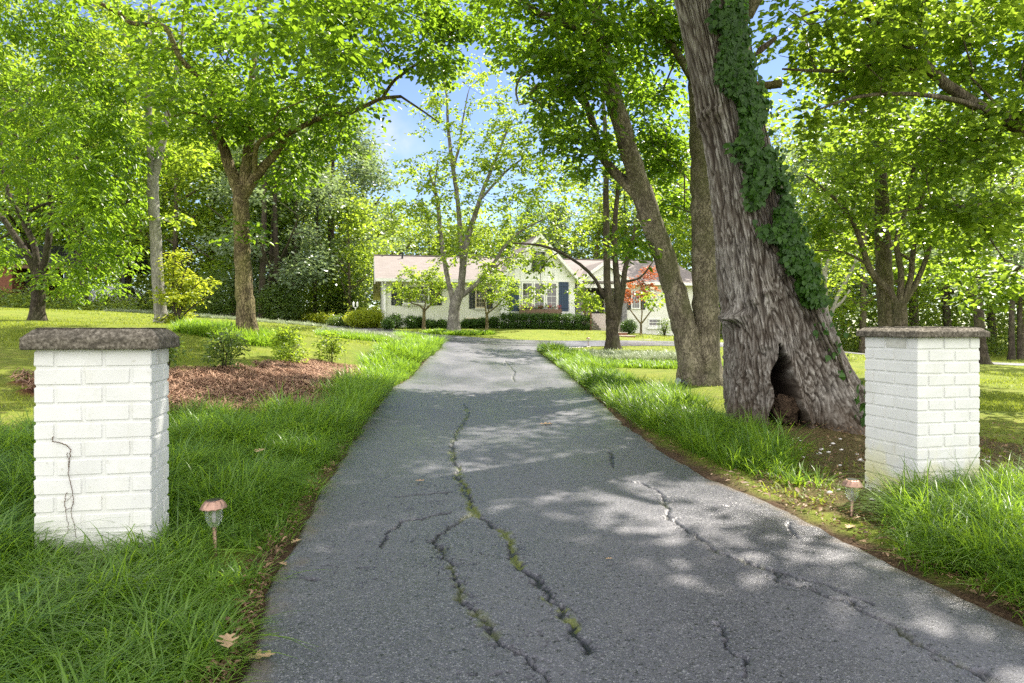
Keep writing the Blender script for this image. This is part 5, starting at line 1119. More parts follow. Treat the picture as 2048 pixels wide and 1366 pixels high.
n1 = noise(t, v, 25, 5); finish(t, mixc(t, .3, bt.outputs['Color'], ramp(t, n1, [(.3, (.145, .125, .115)), (.7, (.27, .24, .225))])), .9, bump(t, n1, .5, .01), .15)
M_NAVY = simple('navy_shutter_paint', (.012, .035, .075), (.016, .045, .095), 10, .4, .05)
M_SHUT = simple('dark_blue_black_shutter', (.008, .012, .018), (.012, .018, .026), 10, .45, .05)
M_GLASS, t = newmat('window_glass'); p = finish(t, ramp(t, noise(t, coords(t), 1.6, 4), [(.35, (.015, .017, .015)), (.65, (.09, .08, .065))]), .06, None, .8)
M_STONE = simple('grey_stone', (.10, .10, .11), (.30, .29, .29), 9, .9, .5, .02)
M_STEP = simple('pale_step_stone', (.42, .37, .32), (.58, .52, .46), 20, .8, .2)
M_WOOD = simple('brown_rail_wood', (.10, .05, .03), (.18, .10, .065), 12, .7, .2, stretch=(1, 1, 6))
M_BOXW = simple('weathered_planter_wood', (.12, .075, .05), (.26, .17, .12), 8, .8, .3, .004, stretch=(6, 1, 1))
M_DOOR = simple('dark_door', (.015, .015, .018), (.03, .028, .03), 10, .4)
HA = R(12); HX, HY = -6.6, 35.0
house = empty('house', (HX, HY, 0), HA, 'long low white brick house with mauve shingle roof, a steep board-and-batten gable and navy shutters', 'house')
def hpt(s, d): return (HX + s * math.cos(HA) - d * math.sin(HA), HY + s * math.sin(HA) + d * math.cos(HA))
def s_at(px, d=0.0):
    a = (px - 1024) / F; c, s_ = math.cos(HA), math.sin(HA)
    return (a * (HY + d * c) - HX + d * s_) / (c - a * s_)
def z_at(px, py, d=0.0):
    s = s_at(px, d); return EYE + (HZ - py) / F * hpt(s, d)[1]
DP = 8.6; RZ, EZ = 5.18, 3.52; sc0, sc1 = s_at(1003), s_at(1150)
END = 17.6
# main walls
w_ = MB(); w_.box(0, sc0 + .1, 0, .25, .2, EZ - .02); w_.build('wall', M_WBR, house)
MB().prism([(0, .26, .2), (0, DP, .2), (0, DP, EZ - .05), (0, DP / 2, RZ - .28), (0, .26, EZ - .05)], (.24, 0, 0)).build('gable_wall', M_WBR, house)
MB().box(13.2, END, .0, .25, -.3, EZ - .02).build('wall', M_WBR, house)
MB().prism([(END - .25, .26, -.3), (END - .25, DP, -.3), (END - .25, DP, EZ - .05), (END - .25, DP / 2, RZ - .28), (END - .25, .26, EZ - .05)], (.24, 0, 0)).build('gable_wall', M_WBR, house)
MB().box(.25, END - .26, DP - .25, DP - .003, -.3, EZ - .08).build('rear_wall', M_WBR, house)
MB().box(sc1 - .1, 13.2, 1.6, 1.8, .9, EZ - .1).build('recessed_wall', M_BB, house)
# main roof: two slabs meeting at the ridge
sl = (RZ - EZ) / (DP / 2 + .42); th = .10
def slab(s0, s1, d0, z0, d1, z1, name='roof', mat=M_ROOF, t_=.10):
    return MB().prism([(s0, d0, z0), (s0, d1, z1), (s0, d1, z1 - t_), (s0, d0, z0 - t_)], (s1 - s0, 0, 0)).build(name, mat, house)
rf = slab(-.42, END + .42, -.42, EZ + .03, DP / 2, RZ)
MB().prism([(-.42, DP / 2 + .004, RZ), (-.42, DP + .5, EZ - .55), (-.42, DP + .5, EZ - .65), (-.42, DP / 2 + .004, RZ - .1)], (END + .84, 0, 0)).build('roof', M_ROOF, house)
MB().tube([(-.43, DP / 2, RZ + .01), (END + .43, DP / 2, RZ + .01)], [.05, .05], 6).build('ridge_cap', simple('dark_ridge', (.05, .04, .035), (.09, .07, .065), 10, .9), rf)
vp = MB().tube([(1.15, 3.7, 4.85), (1.15, 3.7, 5.35)], [.05, .05], 10).build('vent_pipe', M_SHUT, rf)
MB().box(-.40, sc0 - .3, -.50, -.425, EZ - .13, EZ + .02).build('gutter', M_TRIM, house); MB().box(13.0, END + .40, -.50, -.425, EZ - .13, EZ + .02).build('gutter', M_TRIM, house)
MB().box(-.38, sc0 - .1, -.42, -.003, EZ - .12, EZ - .09).build('soffit', M_CREAM, house); MB().box(13.2, END + .38, -.42, -.003, EZ - .12, EZ - .09).build('soffit', M_CREAM, house)
# rake boards and soffit of the left gable
for (a, b) in (((-.40, EZ - .09), (DP / 2, RZ - .12)), ((DP + .48, EZ - .67), (DP / 2 + .01, RZ - .12))):
    MB().prism([(-.445, a[0], a[1]), (-.445, b[0], b[1]), (-.445, b[0], b[1] - .17), (-.445, a[0], a[1] - .17)], (.03, 0, 0)).build('rake_board', M_TRIM, house)
    MB().prism([(-.41, a[0], a[1] - .03), (-.41, b[0], b[1] - .03), (-.41, b[0], b[1] - .06), (-.41, a[0], a[1] - .06)], (.405, 0, 0)).build('rake_soffit', M_CREAM, house)
ds = MB(); ds.tube([(.10, -.46, EZ - .12), (.10, -.40, EZ - .22), (.10, -.06, EZ - .40), (.10, -.06, .95), (.10, -.2, .86)], .045, 8); ds.build('downspout', M_TRIM, house)
# steep projecting gable
GD = -.55; gs0, gs1 = s_at(1003, GD), s_at(1150, GD); gc = (gs0 + gs1) / 2; gap_ = z_at(1078, 468, GD); ge = z_at(1078, 552, GD)
gb = .8
MB().prism([(gs0, GD, gb), (gs1, GD, gb), (gs1, GD, ge), (gc, GD, gap_ - .16), (gs0, GD, ge)], (0, .2, 0)).build('gable_wall', M_BB, house)
MB().box(gs0, gs0 + .2, GD + .203, 2.4, gb, ge - .03).build('side_wall', M_BB, house); MB().box(gs1 - .2, gs1, GD + .203, 2.4, gb, ge - .03).build('side_wall', M_BB, house)
bt_ = MB(); s = gs0 + .12
while s < gs1 - .05:
    top = ge + (gap_ - ge) * (1 - abs(s - gc) / ((gs1 - gs0) / 2)) - .2
    bt_.box(s - .018, s + .018, GD - .022, GD - .0005, z_at(1078, 560, GD), top); bt_.box(s - .018, s + .018, GD - .022, GD - .0005, gb + .35, z_at(1078, 563.5, GD)) if (s < s_at(1018, GD) or s > s_at(1139, GD)) else None; s += .30
bt_.build('batten', M_TRIM, house)
MB().box(gs0 - .02, gs1 + .02, GD - .04, GD - .0005, z_at(1078, 563.2, GD), z_at(1078, 560.3, GD)).build('band_board', M_TRIM, house)
MB().box(gs0 - .02, gs1 + .02, GD - .05, GD - .0005, gb + .28, gb + .36).build('water_table', M_TRIM, house)
ov = .32; hw = (gs1 - gs0) / 2; m_ = (gap_ - ge) / hw
for sg in (-1, 1):
    e = (gc + sg * (hw + ov), ge - m_ * ov); d0 = GD - .32
    MB().prism([(gc + sg * .004, d0, gap_), (e[0], d0, e[1]), (e[0], d0, e[1] - .12), (gc + sg * .004, d0, gap_ - .12)], (0, 6.2, 0)).build('roof', M_ROOF, house)
    MB().prism([(gc + sg * .004, d0 - .04, gap_ + .02), (e[0] + sg * .02, d0 - .04, e[1]), (e[0] + sg * .02, d0 - .04, e[1] - .19), (gc + sg * .004, d0 - .04, gap_ - .21)], (0, .037, 0)).build('rake_board', M_TRIM, house)
    MB().prism([(gc + sg * .01, d0 + .003, gap_ - .125), (e[0], d0 + .003, e[1] - .125), (e[0], d0 + .003, e[1] - .15), (gc + sg * .01, d0 + .003, gap_ - .15)], (0, .30, 0)).build('rake_soffit', M_TRIM, house)
MB().tube([(gc, GD - .3, gap_ + .01), (gc, 5.6, gap_ + .01)], [.05, .05], 6).build('ridge_cap', M_ROOF, house)
def window(s0, s1, z0, z1, d, cols, rows, tr=.06, trim=M_TRIM, double=True, name='window'):
    f = MB(); f.box(s0, s1, d - .05, d - .001, z1 - tr, z1); f.box(s0, s1, d - .07, d - .001, z0, z0 + tr); f.box(s0, s0 + tr, d - .05, d - .001, z0 + tr, z1 - tr); f.box(s1 - tr, s1, d - .05, d - .001, z0 + tr, z1 - tr)
    wn = f.build(name, trim, house)
    MB().box(s0 + tr, s1 - tr, d - .016, d - .012, z0 + tr, z1 - tr).build('pane', M_GLASS, wn)
    g = MB(); b = .012
    for i in range(1, cols): x = s0 + tr + (s1 - s0 - 2 * tr) * i / cols; g.box(x - b / 2, x + b / 2, d - .03, d - .017, z0 + tr, z1 - tr)
    for i in range(1, rows):
        zz = z0 + tr + (z1 - z0 - 2 * tr) * i / rows; q = b * (2.2 if double and i * 2 == rows else 1); g.box(s0 + tr, s1 - tr, d - .034, d - .0185, zz - q / 2, zz + q / 2)
    if rows > 1: g.build('muntin', trim, wn)
    else:
        for i in range(1, cols): x = s0 + tr + (s1 - s0 - 2 * tr) * i / cols; MB().box(x - b / 2, x + b / 2, d - .03, d - .017, z0 + tr, z1 - tr).build('muntin', trim, wn)
    return wn
zt, zb = z_at(1078, 564.5, GD), z_at(1078, 620, GD)
for (a, b) in ((1043, 1065.5), (1067, 1089.5), (1091.5, 1114.5)): window(s_at(a, GD), s_at(b, GD), zb, zt, GD, 2, 4, .07)
def shutter(px0, px1, py0, py1, d, mat, name='shutter', plank=False):
    a, b = s_at(px0, d), s_at(px1, d); z1, z0 = z_at(px0, py0, d), z_at(px0, py1, d); m = MB()
    if plank:
        n = 4
        for i in range(n): m.box(a + (b - a) * i / n + .004, a + (b - a) * (i + 1) / n - .004, d - .045, d - .006, z0, z1)
        m.box(a + .004, b - .004, d - .065, d - .0455, z0 + .14, z0 + .24); m.box(a + .004, b - .004, d - .065, d - .0455, z1 - .24, z1 - .14)
    else:
        m.box(a, a + .05, d - .045, d - .006, z0, z1); m.box(b - .05, b, d - .045, d - .006, z0, z1)
        for zz in (z0, (z0 + z1) / 2 - .04, z1 - .08): m.box(a + .0503, b - .0503, d - .045, d - .006, zz, zz + .08)
        zz = z0 + .1
        while zz < z1 - .1: m.box(a + .0503, b - .0503, d - .03, d - .012, zz, zz + .03); zz += .045
    return m.build(name, mat, house)
shutter(1019, 1038, 564, 622, GD, M_NAVY, plank=True); shutter(1117.5, 1137, 564, 622, GD, M_NAVY, plank=True)
window(s_at(1070, GD), s_at(1084, GD), z_at(1078, 542, GD), z_at(1078, 504, GD), GD - .024, 2, 3, .05, M_SHUT)
shutter(1064.5, 1070, 504, 543, GD - .024, M_SHUT); shutter(1084, 1089.5, 504, 543, GD - .024, M_SHUT)
# flower box
a, b = s_at(1040, GD - .3), s_at(1123, GD - .3); z1 = z_at(1078, 618, GD - .3); z0 = z1 - .30
fb = MB(); fb.box(a, b, GD - .34, GD - .30, z0, z1); fb.box(a, b, GD - .13, GD - .09, z0, z1); fb.box(a, a + .04, GD - .2997, GD - .1303, z0, z1); fb.box(b - .04, b, GD - .2997, GD - .1303, z0, z1); fb.box(a + .041, b - .041, GD - .2997, GD - .1303, z0 + .01, z1 - .06)
fbo = fb.build('flower_box', M_BOXW, house)
rs = np.random.RandomState(2); P = np.stack([rs.uniform(a + .05, b - .05, 60), rs.uniform(GD - .32, GD - .12, 60), rs.uniform(z1 - .02, z1 + .16, 60)], -1)
v, f = leaf_arrays(P[:30], .09, 16, .07, .05, rs, 0, .8, 4); mesh_np('foliage', v, f, L_DRK, fbo)
M_RB = leafmat('red_bloom', (.35, .03, .03), (.55, .12, .09), (.6, .1, .08), .3); M_WB = leafmat('white_bloom', (.7, .7, .66), (.85, .85, .8), (.7, .7, .7), .3)
for q in range(9):
    xx = a + .12 + (b - a - .24) * q / 8; Cq = np.array([[xx, GD - .22, z1 + .10]]); v, f = leaf_arrays(Cq, .10, 60, .06, .05, rs, -.3, .8, 4); mesh_np('blossom', v, f, M_WB if q % 2 else M_RB, fbo)
# left wing windows and shutters
window(s_at(806), s_at(858), z_at(830, 608), z_at(830, 571), 0, 6, 4, .06); shutter(782.5, 805, 568, 610, 0, M_SHUT); shutter(860, 883, 568, 610, 0, M_SHUT)
window(s_at(950.5), s_at(971), z_at(960, 616), z_at(960, 577), 0, 3, 4, .06, simple('tan_trim', (.55, .47, .33), (.62, .54, .40), 8, .5)); shutter(938.5, 949.5, 577, 617, 0, M_SHUT); shutter(973.5, 985, 577, 617, 0, M_SHUT)
MB().box(s_at(804), s_at(860), -.09, -.002, z_at(830, 611), z_at(830, 608.5)).build('sill', M_WBR, house); MB().box(s_at(949), s_at(972), -.09, -.002, z_at(960, 619), z_at(960, 616.5)).build('sill', M_WBR, house)
window(s_at(932), s_at(966), z_at(950, 645), z_at(950, 636), 0, 4, 1, .04, M_CREAM, name='basement_window')
# right wing low window and siding band
window(s_at(1296), s_at(1321), z_at(1305, 653), z_at(1305, 637), 0, 3, 2, .06, name='basement_window'); MB().box(s_at(1294), s_at(1323), -.1, -.002, z_at(1305, 658), z_at(1305, 653.6)).build('sill', M_TRIM, house)
window(s_at(1262), s_at(1280), z_at(1270, 618), z_at(1270, 582), 0, 3, 4, .06); shutter(1252, 1261, 581, 619, 0, M_SHUT); shutter(1281, 1290, 581, 619, 0, M_SHUT)
# entry porch
ps0, ps1 = s_at(1152, -.2), 13.2; pf = z_at(1180, 627, .2)
MB().box(ps0 + .02, ps1 - .002, .1, 1.6, .3, pf).build('porch_floor', M_STEP, house)
MB().box(s_at(1151, -.1), s_at(1161, -.1), -.25, .15, .8, EZ - .3).build('stone_column', M_STONE, house); MB().box(12.9, 13.19, -.15, .09, .5, EZ - .3).build('stone_column', M_STONE, house)
MB().box(11.5, 12.45, 1.55, 1.597, pf, pf + 2.1).build('door', M_DOOR, house); MB().box(11.36, 11.495, 1.54, 1.597, pf, pf + 2.2).build('door_trim', M_TRIM, house); MB().box(12.455, 12.59, 1.54, 1.597, pf, pf + 2.2).build('door_trim', M_TRIM, house)
MB().box(10.5, 11.1, 1.55, 1.597, pf + .1, pf + 2.1).build('side_light', M_GLASS, house)
pc = (ps0 + ps1) / 2 + .1; phw = 1.55; pz = EZ + 1.15; pe = EZ + .05; d0 = -.55
for sg in (-1, 1):
    e = pc + sg * phw
    MB().prism([(pc + sg * .004, d0, pz), (e, d0, pe), (e, d0, pe - .1), (pc + sg * .004, d0, pz - .1)], (0, 3.6, 0)).build('porch_roof', M_ROOF, house)
    MB().prism([(pc + sg * .004, d0 - .035, pz + .015), (e + sg * .02, d0 - .035, pe), (e + sg * .02, d0 - .035, pe - .17), (pc + sg * .004, d0 - .035, pz - .18)], (0, .032, 0)).build('rake_board', M_TRIM, house)
MB().prism([(pc - phw + .15, d0 + .2, pe - .08), (pc + phw - .15, d0 + .2, pe - .08), (pc, d0 + .2, pz - .14)], (0, .1, 0)).build('gable_wall', M_BB, house)
MB().box(ps0 + .02, ps1, d0 + .2, d0 + .35, EZ - .32, EZ - .1).build('porch_beam', M_TRIM, house)
# front steps: seven treads down from the porch
sa, sb = s_at(1183, -.3), s_at(1213, -.3); n = 6; zlow = z_at(1195, 657, -2.0)
for i in range(n):
    zt_ = pf - (i + 1) * (pf - zlow) / (n + .3); MB().box(sa, sb, .098 - (i + 1) * .32, .096 - i * .32, zlow - .25, zt_).build('step', M_STEP, house, bevel=.01)
for sx_ in (s_at(1163, 0), ):
    rl = MB(); q0 = (s_at(1161, -.1), -.05, pf + .95); q1 = (s_at(1182, -2), -1.95, zlow + .95)
    rl.tube([q0, q1], [.045, .045], 6); rl.tube([(q0[0], q0[1], q0[2] - .6), (q1[0], q1[1], q1[2] - .6)], [.03, .03], 6)
    for tt in (0, .5, 1): x_ = [q0[k] * (1 - tt) + q1[k] * tt for k in range(3)]; rl.box(x_[0] - .04, x_[0] + .04, x_[1] - .04, x_[1] + .04, x_[2] - 1.05, x_[2] + .05)
    for tt in np.linspace(.1, .9, 9): x_ = [q0[k] * (1 - tt) + q1[k] * tt for k in range(3)]; rl.tube([(x_[0], x_[1], x_[2] - .6), (x_[0], x_[1], x_[2])], [.014, .014], 5)
    rl.build('hand_rail', M_WOOD, house)
# brick-edged garden steps in the lawn
gst = empty('garden_steps', (6.4, 32, 0), R(8), 'low reddish steps with pale treads climbing the lawn toward the front door', 'steps')
M_RED = simple('red_brown_riser', (.22, .09, .055), (.34, .16, .10), 14, .85, .3)
for (px0, px1, py0, py1, Y) in ((1238, 1257, 664.5, 668, 32.6), (1238, 1265, 671, 677.5, 31.2), (1250, 1291, 678.5, 685, 29.8)):
    x0, x1 = (px0 - 1024) / F * Y - 6.4 - .0, (px1 - 1024) / F * Y - 6.4; zt_ = EYE + (HZ - py0) / F * Y; zb_ = EYE + (HZ - py1) / F * Y - .1; dy = Y - 32
    tr = MB().box(x0, x1, dy, dy + 1.2, zb_, zt_ - .03).build('riser', M_RED, gst, bevel=.008); MB().box(x0 - .02, x1 + .02, dy - .02, dy + 1.2, zt_ - .0295, zt_).build('tread', M_STEP, tr)
def shrub(x, y, rx, ry, h, label, leaf=L_BOX, n=900, L=.05, group=None, name='shrub', seed=0, boxy=False, stem=True, z0=None):
    z = g1(x, y) if z0 is None else z0; root = empty(name, (x, y, z), 0, label, 'shrub', group); rs = np.random.RandomState(seed + 5)
    q = rs.normal(0, 1, (n, 3)); q /= np.linalg.norm(q, axis=1)[:, None]
    if boxy: q = np.sign(q) * np.abs(q) ** .55; q /= np.maximum(1, np.abs(q).max(1))[:, None]
    q *= (rs.rand(n) ** .22)[:, None]; q *= (1 + .16 * fbm(q * 2.4 + seed, 2))[:, None]
    C = q * np.array([rx, ry, h / 2]) + np.array([0, 0, h / 2]); C = C[C[:, 2] > .02]
    v, f = leaf_arrays(C, L * 1.4, 5, L, L * .6, rs, -.1, .8, 4, .6); mesh_np('foliage', v, f, leaf, root)
    mb = MB()
    for k in range(7): a = k * .9; mb.tube([(0, 0, -.05), (math.cos(a) * rx * .3, math.sin(a) * ry * .3, h * .4), (math.cos(a) * rx * .6, math.sin(a) * ry * .6, h * .75)], [.025, .018, .008], 5)
    mb.build('stem', B_DARK, root); return root
# centre hedge: a row of clipped boxwoods grown together
for i in range(8):
    px = 1014 + i * 22; s = s_at(px, -1.6); x, y = hpt(s, -1.6)
    shrub(x, y, .36, .42, .80, ['clipped boxwood at the left end of the front hedge', 'second boxwood from the left in the hedge under the flower box', 'third boxwood of the front hedge, below the left window of the three', 'fourth boxwood of the front hedge, left of its middle', 'fifth boxwood of the front hedge, right of its middle', 'sixth boxwood of the front hedge, below the navy right shutter', 'seventh boxwood of the front hedge, last but one before the steps', 'boxwood at the right end of the front hedge beside the hand rail'][i], n=1000, L=.065, group='clipped boxwoods forming the front hedge', name='boxwood', seed=i, boxy=True)
for i, (px, py, wpx, hpx, d, lab) in enumerate([(790, 655, 34, 30, -1.2, 'large round boxwood at the left corner of the house'), (776, 656, 20, 20, -1.8, 'small low boxwood at the far left of the house bed'), (823, 655, 26, 26, -1.2, 'round boxwood under the left shuttered window'), (841, 655, 18, 24, -1.0, 'boxwood at the foot of the small crape myrtle'),
        (860, 656, 26, 18, -1.2, 'low dark boxwood left of the leaning grey trunk'), (884, 656, 26, 18, -1.2, 'low dark boxwood touching the leaning grey trunk'), (932, 656, 18, 18, -1.2, 'low boxwood just right of the leaning grey trunk'), (947, 657, 20, 19, -1.2, 'boxwood below the basement window'), (965, 657, 22, 22, -1.2, 'boxwood right of the basement window'), (987, 657, 22, 24, -1.2, 'boxwood at the inner corner left of the hedge')]):
    s = s_at(px, d); x, y = hpt(s, d); k = y / F; shrub(x, y, wpx / 2 * k, wpx / 2 * k, hpx * k, lab, n=700, L=.06, group='boxwoods in the bed before the left wing', name='boxwood', seed=20 + i)
x, y = (1258 - 1024) / F * 34.3, 34.3; shrub(x, y, .38, .38, .72, 'round boxwood right of the entry steps', n=800, L=.06, name='boxwood', seed=41)
x, y = (1329 - 1024) / F * 35, 35; shrub(x, y, .34, .3, .95, 'thin open shrub with bare twigs under the right wing of the house', L_DRK, 160, .07, seed=43)
x, y = (722 - 1024) / F * 33.8, 34.6; shrub(x, y, .95, .7, .95, 'mounded yellow-green shrub left of the house corner', L_YEL, 1500, .09, seed=44)
x, y = (752 - 1024) / F * 35, 35; shrub(x, y, .28, .28, 1.1, 'upright pale yellow shrub against the left gable wall', L_YEL, 300, .08, seed=45)
x, y = (685 - 1024) / F * 36, 36.5; shrub(x, y, .9, .6, .6, 'low green shrub left of the mounded yellow-green shrub', L_DRK, 700, .09, seed=46)
for i, (px, Y, w2, h, lab) in enumerate([(640, 39, 1.0, .55, 'low shrub behind the left arm of the loop drive'), (600, 40, 1.0, .5, 'low shrub at the wood edge before the thin trunks'), (560, 38, 1.3, 2.2, 'dark rhododendron at the wood edge right of the forked tan tree'), (430, 38, 1.4, 2.6, 'dark rhododendron left of the forked tan tree'), (690, 42, 1.2, 2.0, 'dark shrub in the shade left of the house gable')]):
    shrub((px - 1024) / F * Y, Y, w2, w2 * .8, h, lab, L_DRK if h > 1 else L_YEL, 1300, .13, seed=50 + i)
# yellow-green bush by the thin tree: arching sprays
tree((-8.55, 17.7), 'arching yellow-green bush at the foot of the thin pale-barked tree', [[(352, 655, 8), (355, 630, 7), (358, 610, 6)], [(355, 640, 5), (375, 590, 4), (405, 560, 2)], [(352, 640, 5), (345, 580, 4), (350, 520, 2)], [(356, 640, 5), (390, 610, 4), (425, 590, 2)], [(355, 630, 4), (365, 560, 3), (385, 510, 2)]],
     [(362, 580, 17.7, 40, 40, .6, 50), (395, 575, 17.7, 30, 26, .5, 22), (350, 530, 17.7, 20, 26, .4, 12), (415, 590, 17.7, 16, 16, .3, 7), (385, 520, 17.7, 12, 14, .3, 4), (352, 635, 17.7, 26, 16, .5, 20)], B_DARK, L_YEL, .09, .055, 36, .2, .15, 71, gap=False, cat='bush', name='bush', kbig=8, wander=.12)
for i, (X_, Y_, h, n, lab) in enumerate([(-3.75, 8.9, .62, 70, 'small dark azalea in the pine straw, nearest the left pillar'), (-4.35, 8.6, .5, 40, 'sparse shrub just behind the left pillar cap corner'), (-4.0, 12.1, .60, 90, 'leafy young shrub at the back of the pine straw bed'), (-3.3, 12.4, .62, 70, 'young shrub with upright twigs at the right end of the pine straw'), (-3.6, 11.2, .4, 50, 'low shrub in the middle of the pine straw bed')]):
    rs = np.random.RandomState(80 + i); z = g1(X_, Y_); w2 = .26
    st = [[(0, 0, -.03, .008), (rs.normal(0, .05), rs.normal(0, .05), h * .5, .006), (rs.normal(0, .12), rs.normal(0, .1), h, .003)] for _ in range(6)]; st = [[tuple(q) for q in s_] for s_ in st]
    root = tree((X_, Y_), lab, st, [(0, 0, h * .62, w2, w2, h * .36, n)], B_DARK, L_DRK if i < 2 else L_LIT, .06, .03, 9, .09, .0, 80 + i, cat='shrub', name='young_shrub', group='young shrubs in the pine straw bed', world=True, root_flare=False, kbig=5, step=.1, tipr=.002, flat=.9)
    root.location = (X_, Y_, z)
# ------------------------------------------------------------------ neighbouring house on the far left
nb = empty('neighbouring_house', (-31.3, 40.5, 2.7), R(8), 'dark roofed brick house with an open carport, half hidden behind the far left tree', 'house')
M_RBR = simple('red_brown_brick', (.16, .06, .035), (.26, .11, .065), 10, .9, .2); M_DRF = simple('dark_shingle', (.012, .014, .016), (.04, .045, .05), 8, .8, .2)
MB().box(-6, 1.5, 0, 6, -1.2, 2.3).build('wall', M_RBR, nb)
for (a, b) in ((-1, 0), (0, 1)): pass
MB().prism([(-6.5, -.6, 2.2), (-6.5, 3, 3.6), (-6.5, 3, 3.5), (-6.5, -.6, 2.1)], (14.6, 0, 0)).build('roof', M_DRF, nb); MB().prism([(-6.5, 3.003, 3.6), (-6.5, 6.6, 2.2), (-6.5, 6.6, 2.1), (-6.5, 3.003, 3.5)], (14.6, 0, 0)).build('roof', M_DRF, nb)
MB().prism([(8.0, -.55, 2.08), (8.0, 6.5, 2.08), (8.0, 3, 3.45)], (.08, 0, 0)).build('carport_gable', M_DRF, nb); MB().box(1.6, 8.05, -.5, -.35, 1.85, 2.1).build('carport_beam', M_WOOD, nb)
for (x, y) in ((7.9, -.42), (7.9, 6.2), (4.7, -.42)): MB().box(x - .09, x + .09, y - .09, y + .09, -1.4, 2.07).build('carport_post', M_DRF, nb)
for x in (-4.5, -1.5):
    wn = MB().box(x - .55, x + .55, -.04, -.002, .2, 1.6).build('window', M_TRIM, nb); MB().box(x - .48, x + .48, -.046, -.0405, .27, 1.53).build('pane', M_GLASS, wn)
def car():
    x, y = (226 - 1024) / F * 39, 42.5; x = (226 - 1024) / F * y; z = g1(x, y); root = empty('parked_car', (x, y, z), R(75), 'white car parked under the dark carport, mostly hidden by leaves', 'car')
    W = simple('white_car_paint', (.6, .62, .64), (.66, .68, .7), 4, .25, 0); sec = [(-2.1, .45, .35, .72), (-2.0, .3, .4, .86), (-1.2, .25, .42, .92), (-.9, .25, .42, 1.0), (-.3, .25, .42, 1.42), (.9, .25, .42, 1.44), (1.6, .25, .42, 1.02), (2.1, .3, .42, .95), (2.2, .45, .4, .8)]
    m = MB(); V = []
    for (u, zb_, _q, zt_) in sec:
        w2 = .86; rw = .62 if zt_ > 1.1 else w2 - .04
        V += [(u, -w2 + .06, zb_), (u, w2 - .06, zb_), (u, w2, min(.85, zt_ - .04)), (u, rw, zt_), (u, -rw, zt_), (u, -w2, min(.85, zt_ - .04))]
    Fs = [tuple(range(5, -1, -1)), tuple(range(len(V) - 6, len(V)))] + [(i * 6 + k, i * 6 + (k + 1) % 6, (i + 1) * 6 + (k + 1) % 6, (i + 1) * 6 + k) for i in range(len(sec) - 1) for k in range(6)]
    m.add(V, Fs).build('body', W, root, bevel=.03)
    for (u, s_) in ((-1.35, -1), (-1.35, 1), (1.35, -1), (1.35, 1)): MB().tube([(u, s_ * .72, .33), (u, s_ * .9, .33)], [.33, .33], 20).build('wheel', M_BLK, root)
    MB().prism([(-.32, -.875, .95), (.92, -.875, .95), (.85, -.70, 1.36), (-.22, -.70, 1.36)], (0, .02, 0)).build('side_window', M_GLASS, root)
    MB().box(2.19, 2.24, -.75, -.5, .66, .8).build('tail_light', simple('red_lens', (.4, .02, .02), None, 4, .3), root); MB().box(2.19, 2.24, .5, .75, .66, .8).build('tail_light', simple('red_lens', (.4, .02, .02), None, 4, .3), root)
car()
# lantern post left of the house
x, y = (711 - 1024) / F * 34.5, 34.5; z = g1(x, y); lp = empty('lantern_post', (x, y, z), 0, 'white lantern post rising behind the yellow-green shrub', 'lamp post'); lp.scale = (.7, .7, .85)
MB().tube([(0, 0, -.1), (0, 0, 1.25)], [.035, .03], 10).build('post', M_TRIM, lp)
for sx_ in (-.14, .14): ln = MB().lathe([(.02, 1.25), (.06, 1.32), (.075, 1.5), (.03, 1.56), (.008, 1.6)], (sx_, 0, 0), 10).build('lantern', M_TRIM, lp)
MB().tube([(-.14, 0, 1.26), (0, 0, 1.2), (.14, 0, 1.26)], [.012] * 3, 6).build('bracket', M_TRIM, lp)
# ------------------------------------------------------------------ litter
def litter():
    rs = np.random.RandomState(9); n = 2600
    Y = 1 / rs.uniform(1 / 11.0, 1 / 1.3, n); side = rs.rand(n) < .45
    X = np.where(side, dl(Y) - np.abs(rs.normal(-.01, .05, n)) + .01, dr(Y) + np.abs(rs.normal(0, .13, n)))
    mx_ = rs.uniform(1.5, 4.6, 5000); my = rs.uniform(3.4, 8.2, 5000); ok = poly_soft(mx_, my, MULCH) & off_pillar(mx_, my); X = np.concatenate([X, mx_[ok]]); Y = np.concatenate([Y, my[ok]])
    ax_ = rs.uniform(2.2, 6.5, 1400); ay = rs.uniform(3.5, 8, 1400); X = np.concatenate([X, ax_]); Y = np.concatenate([Y, ay]); n = len(X)
    z = gz(X, Y) + .022 + rs.uniform(0, .03, n); ox = np.hypot(X - 3.0, Y - 7.3); z += .10 * np.exp(-(ox / 1.1) ** 2)
    a = rs.uniform(0, 6.28, n); L = rs.uniform(.012, .04, n) * np.where(rs.rand(n) < .12, 1.5, 1); d = np.stack([np.cos(a), np.sin(a), rs.normal(0, .3, n)], -1); s = np.stack([-np.sin(a), np.cos(a), rs.normal(0, .3, n)], -1); W = (L * rs.uniform(.12, .55, n))[:, None]; L = L[:, None]; P = np.stack([X, Y, z], -1)
    V = np.stack([P - d * L / 2, P - s * W / 2 + [0, 0, .008], P + d * L / 2, P + s * W / 2 + [0, 0, .006]], 1); i = np.arange(n)[:, None] * 4
    tag(mesh_np('leaf_litter', V.reshape(-1, 3), [np.concatenate([i + np.array([[0, 1, 2]]), i + np.array([[0, 2, 3]])])], leafmat('dead_leaf', (.06, .035, .02), (.36, .24, .14), (.25, .14, .06), .15, .6, .3)), 'dry brown leaf litter and twigs along the drive edges and round the oak', None, None, 'stuff')
litter()
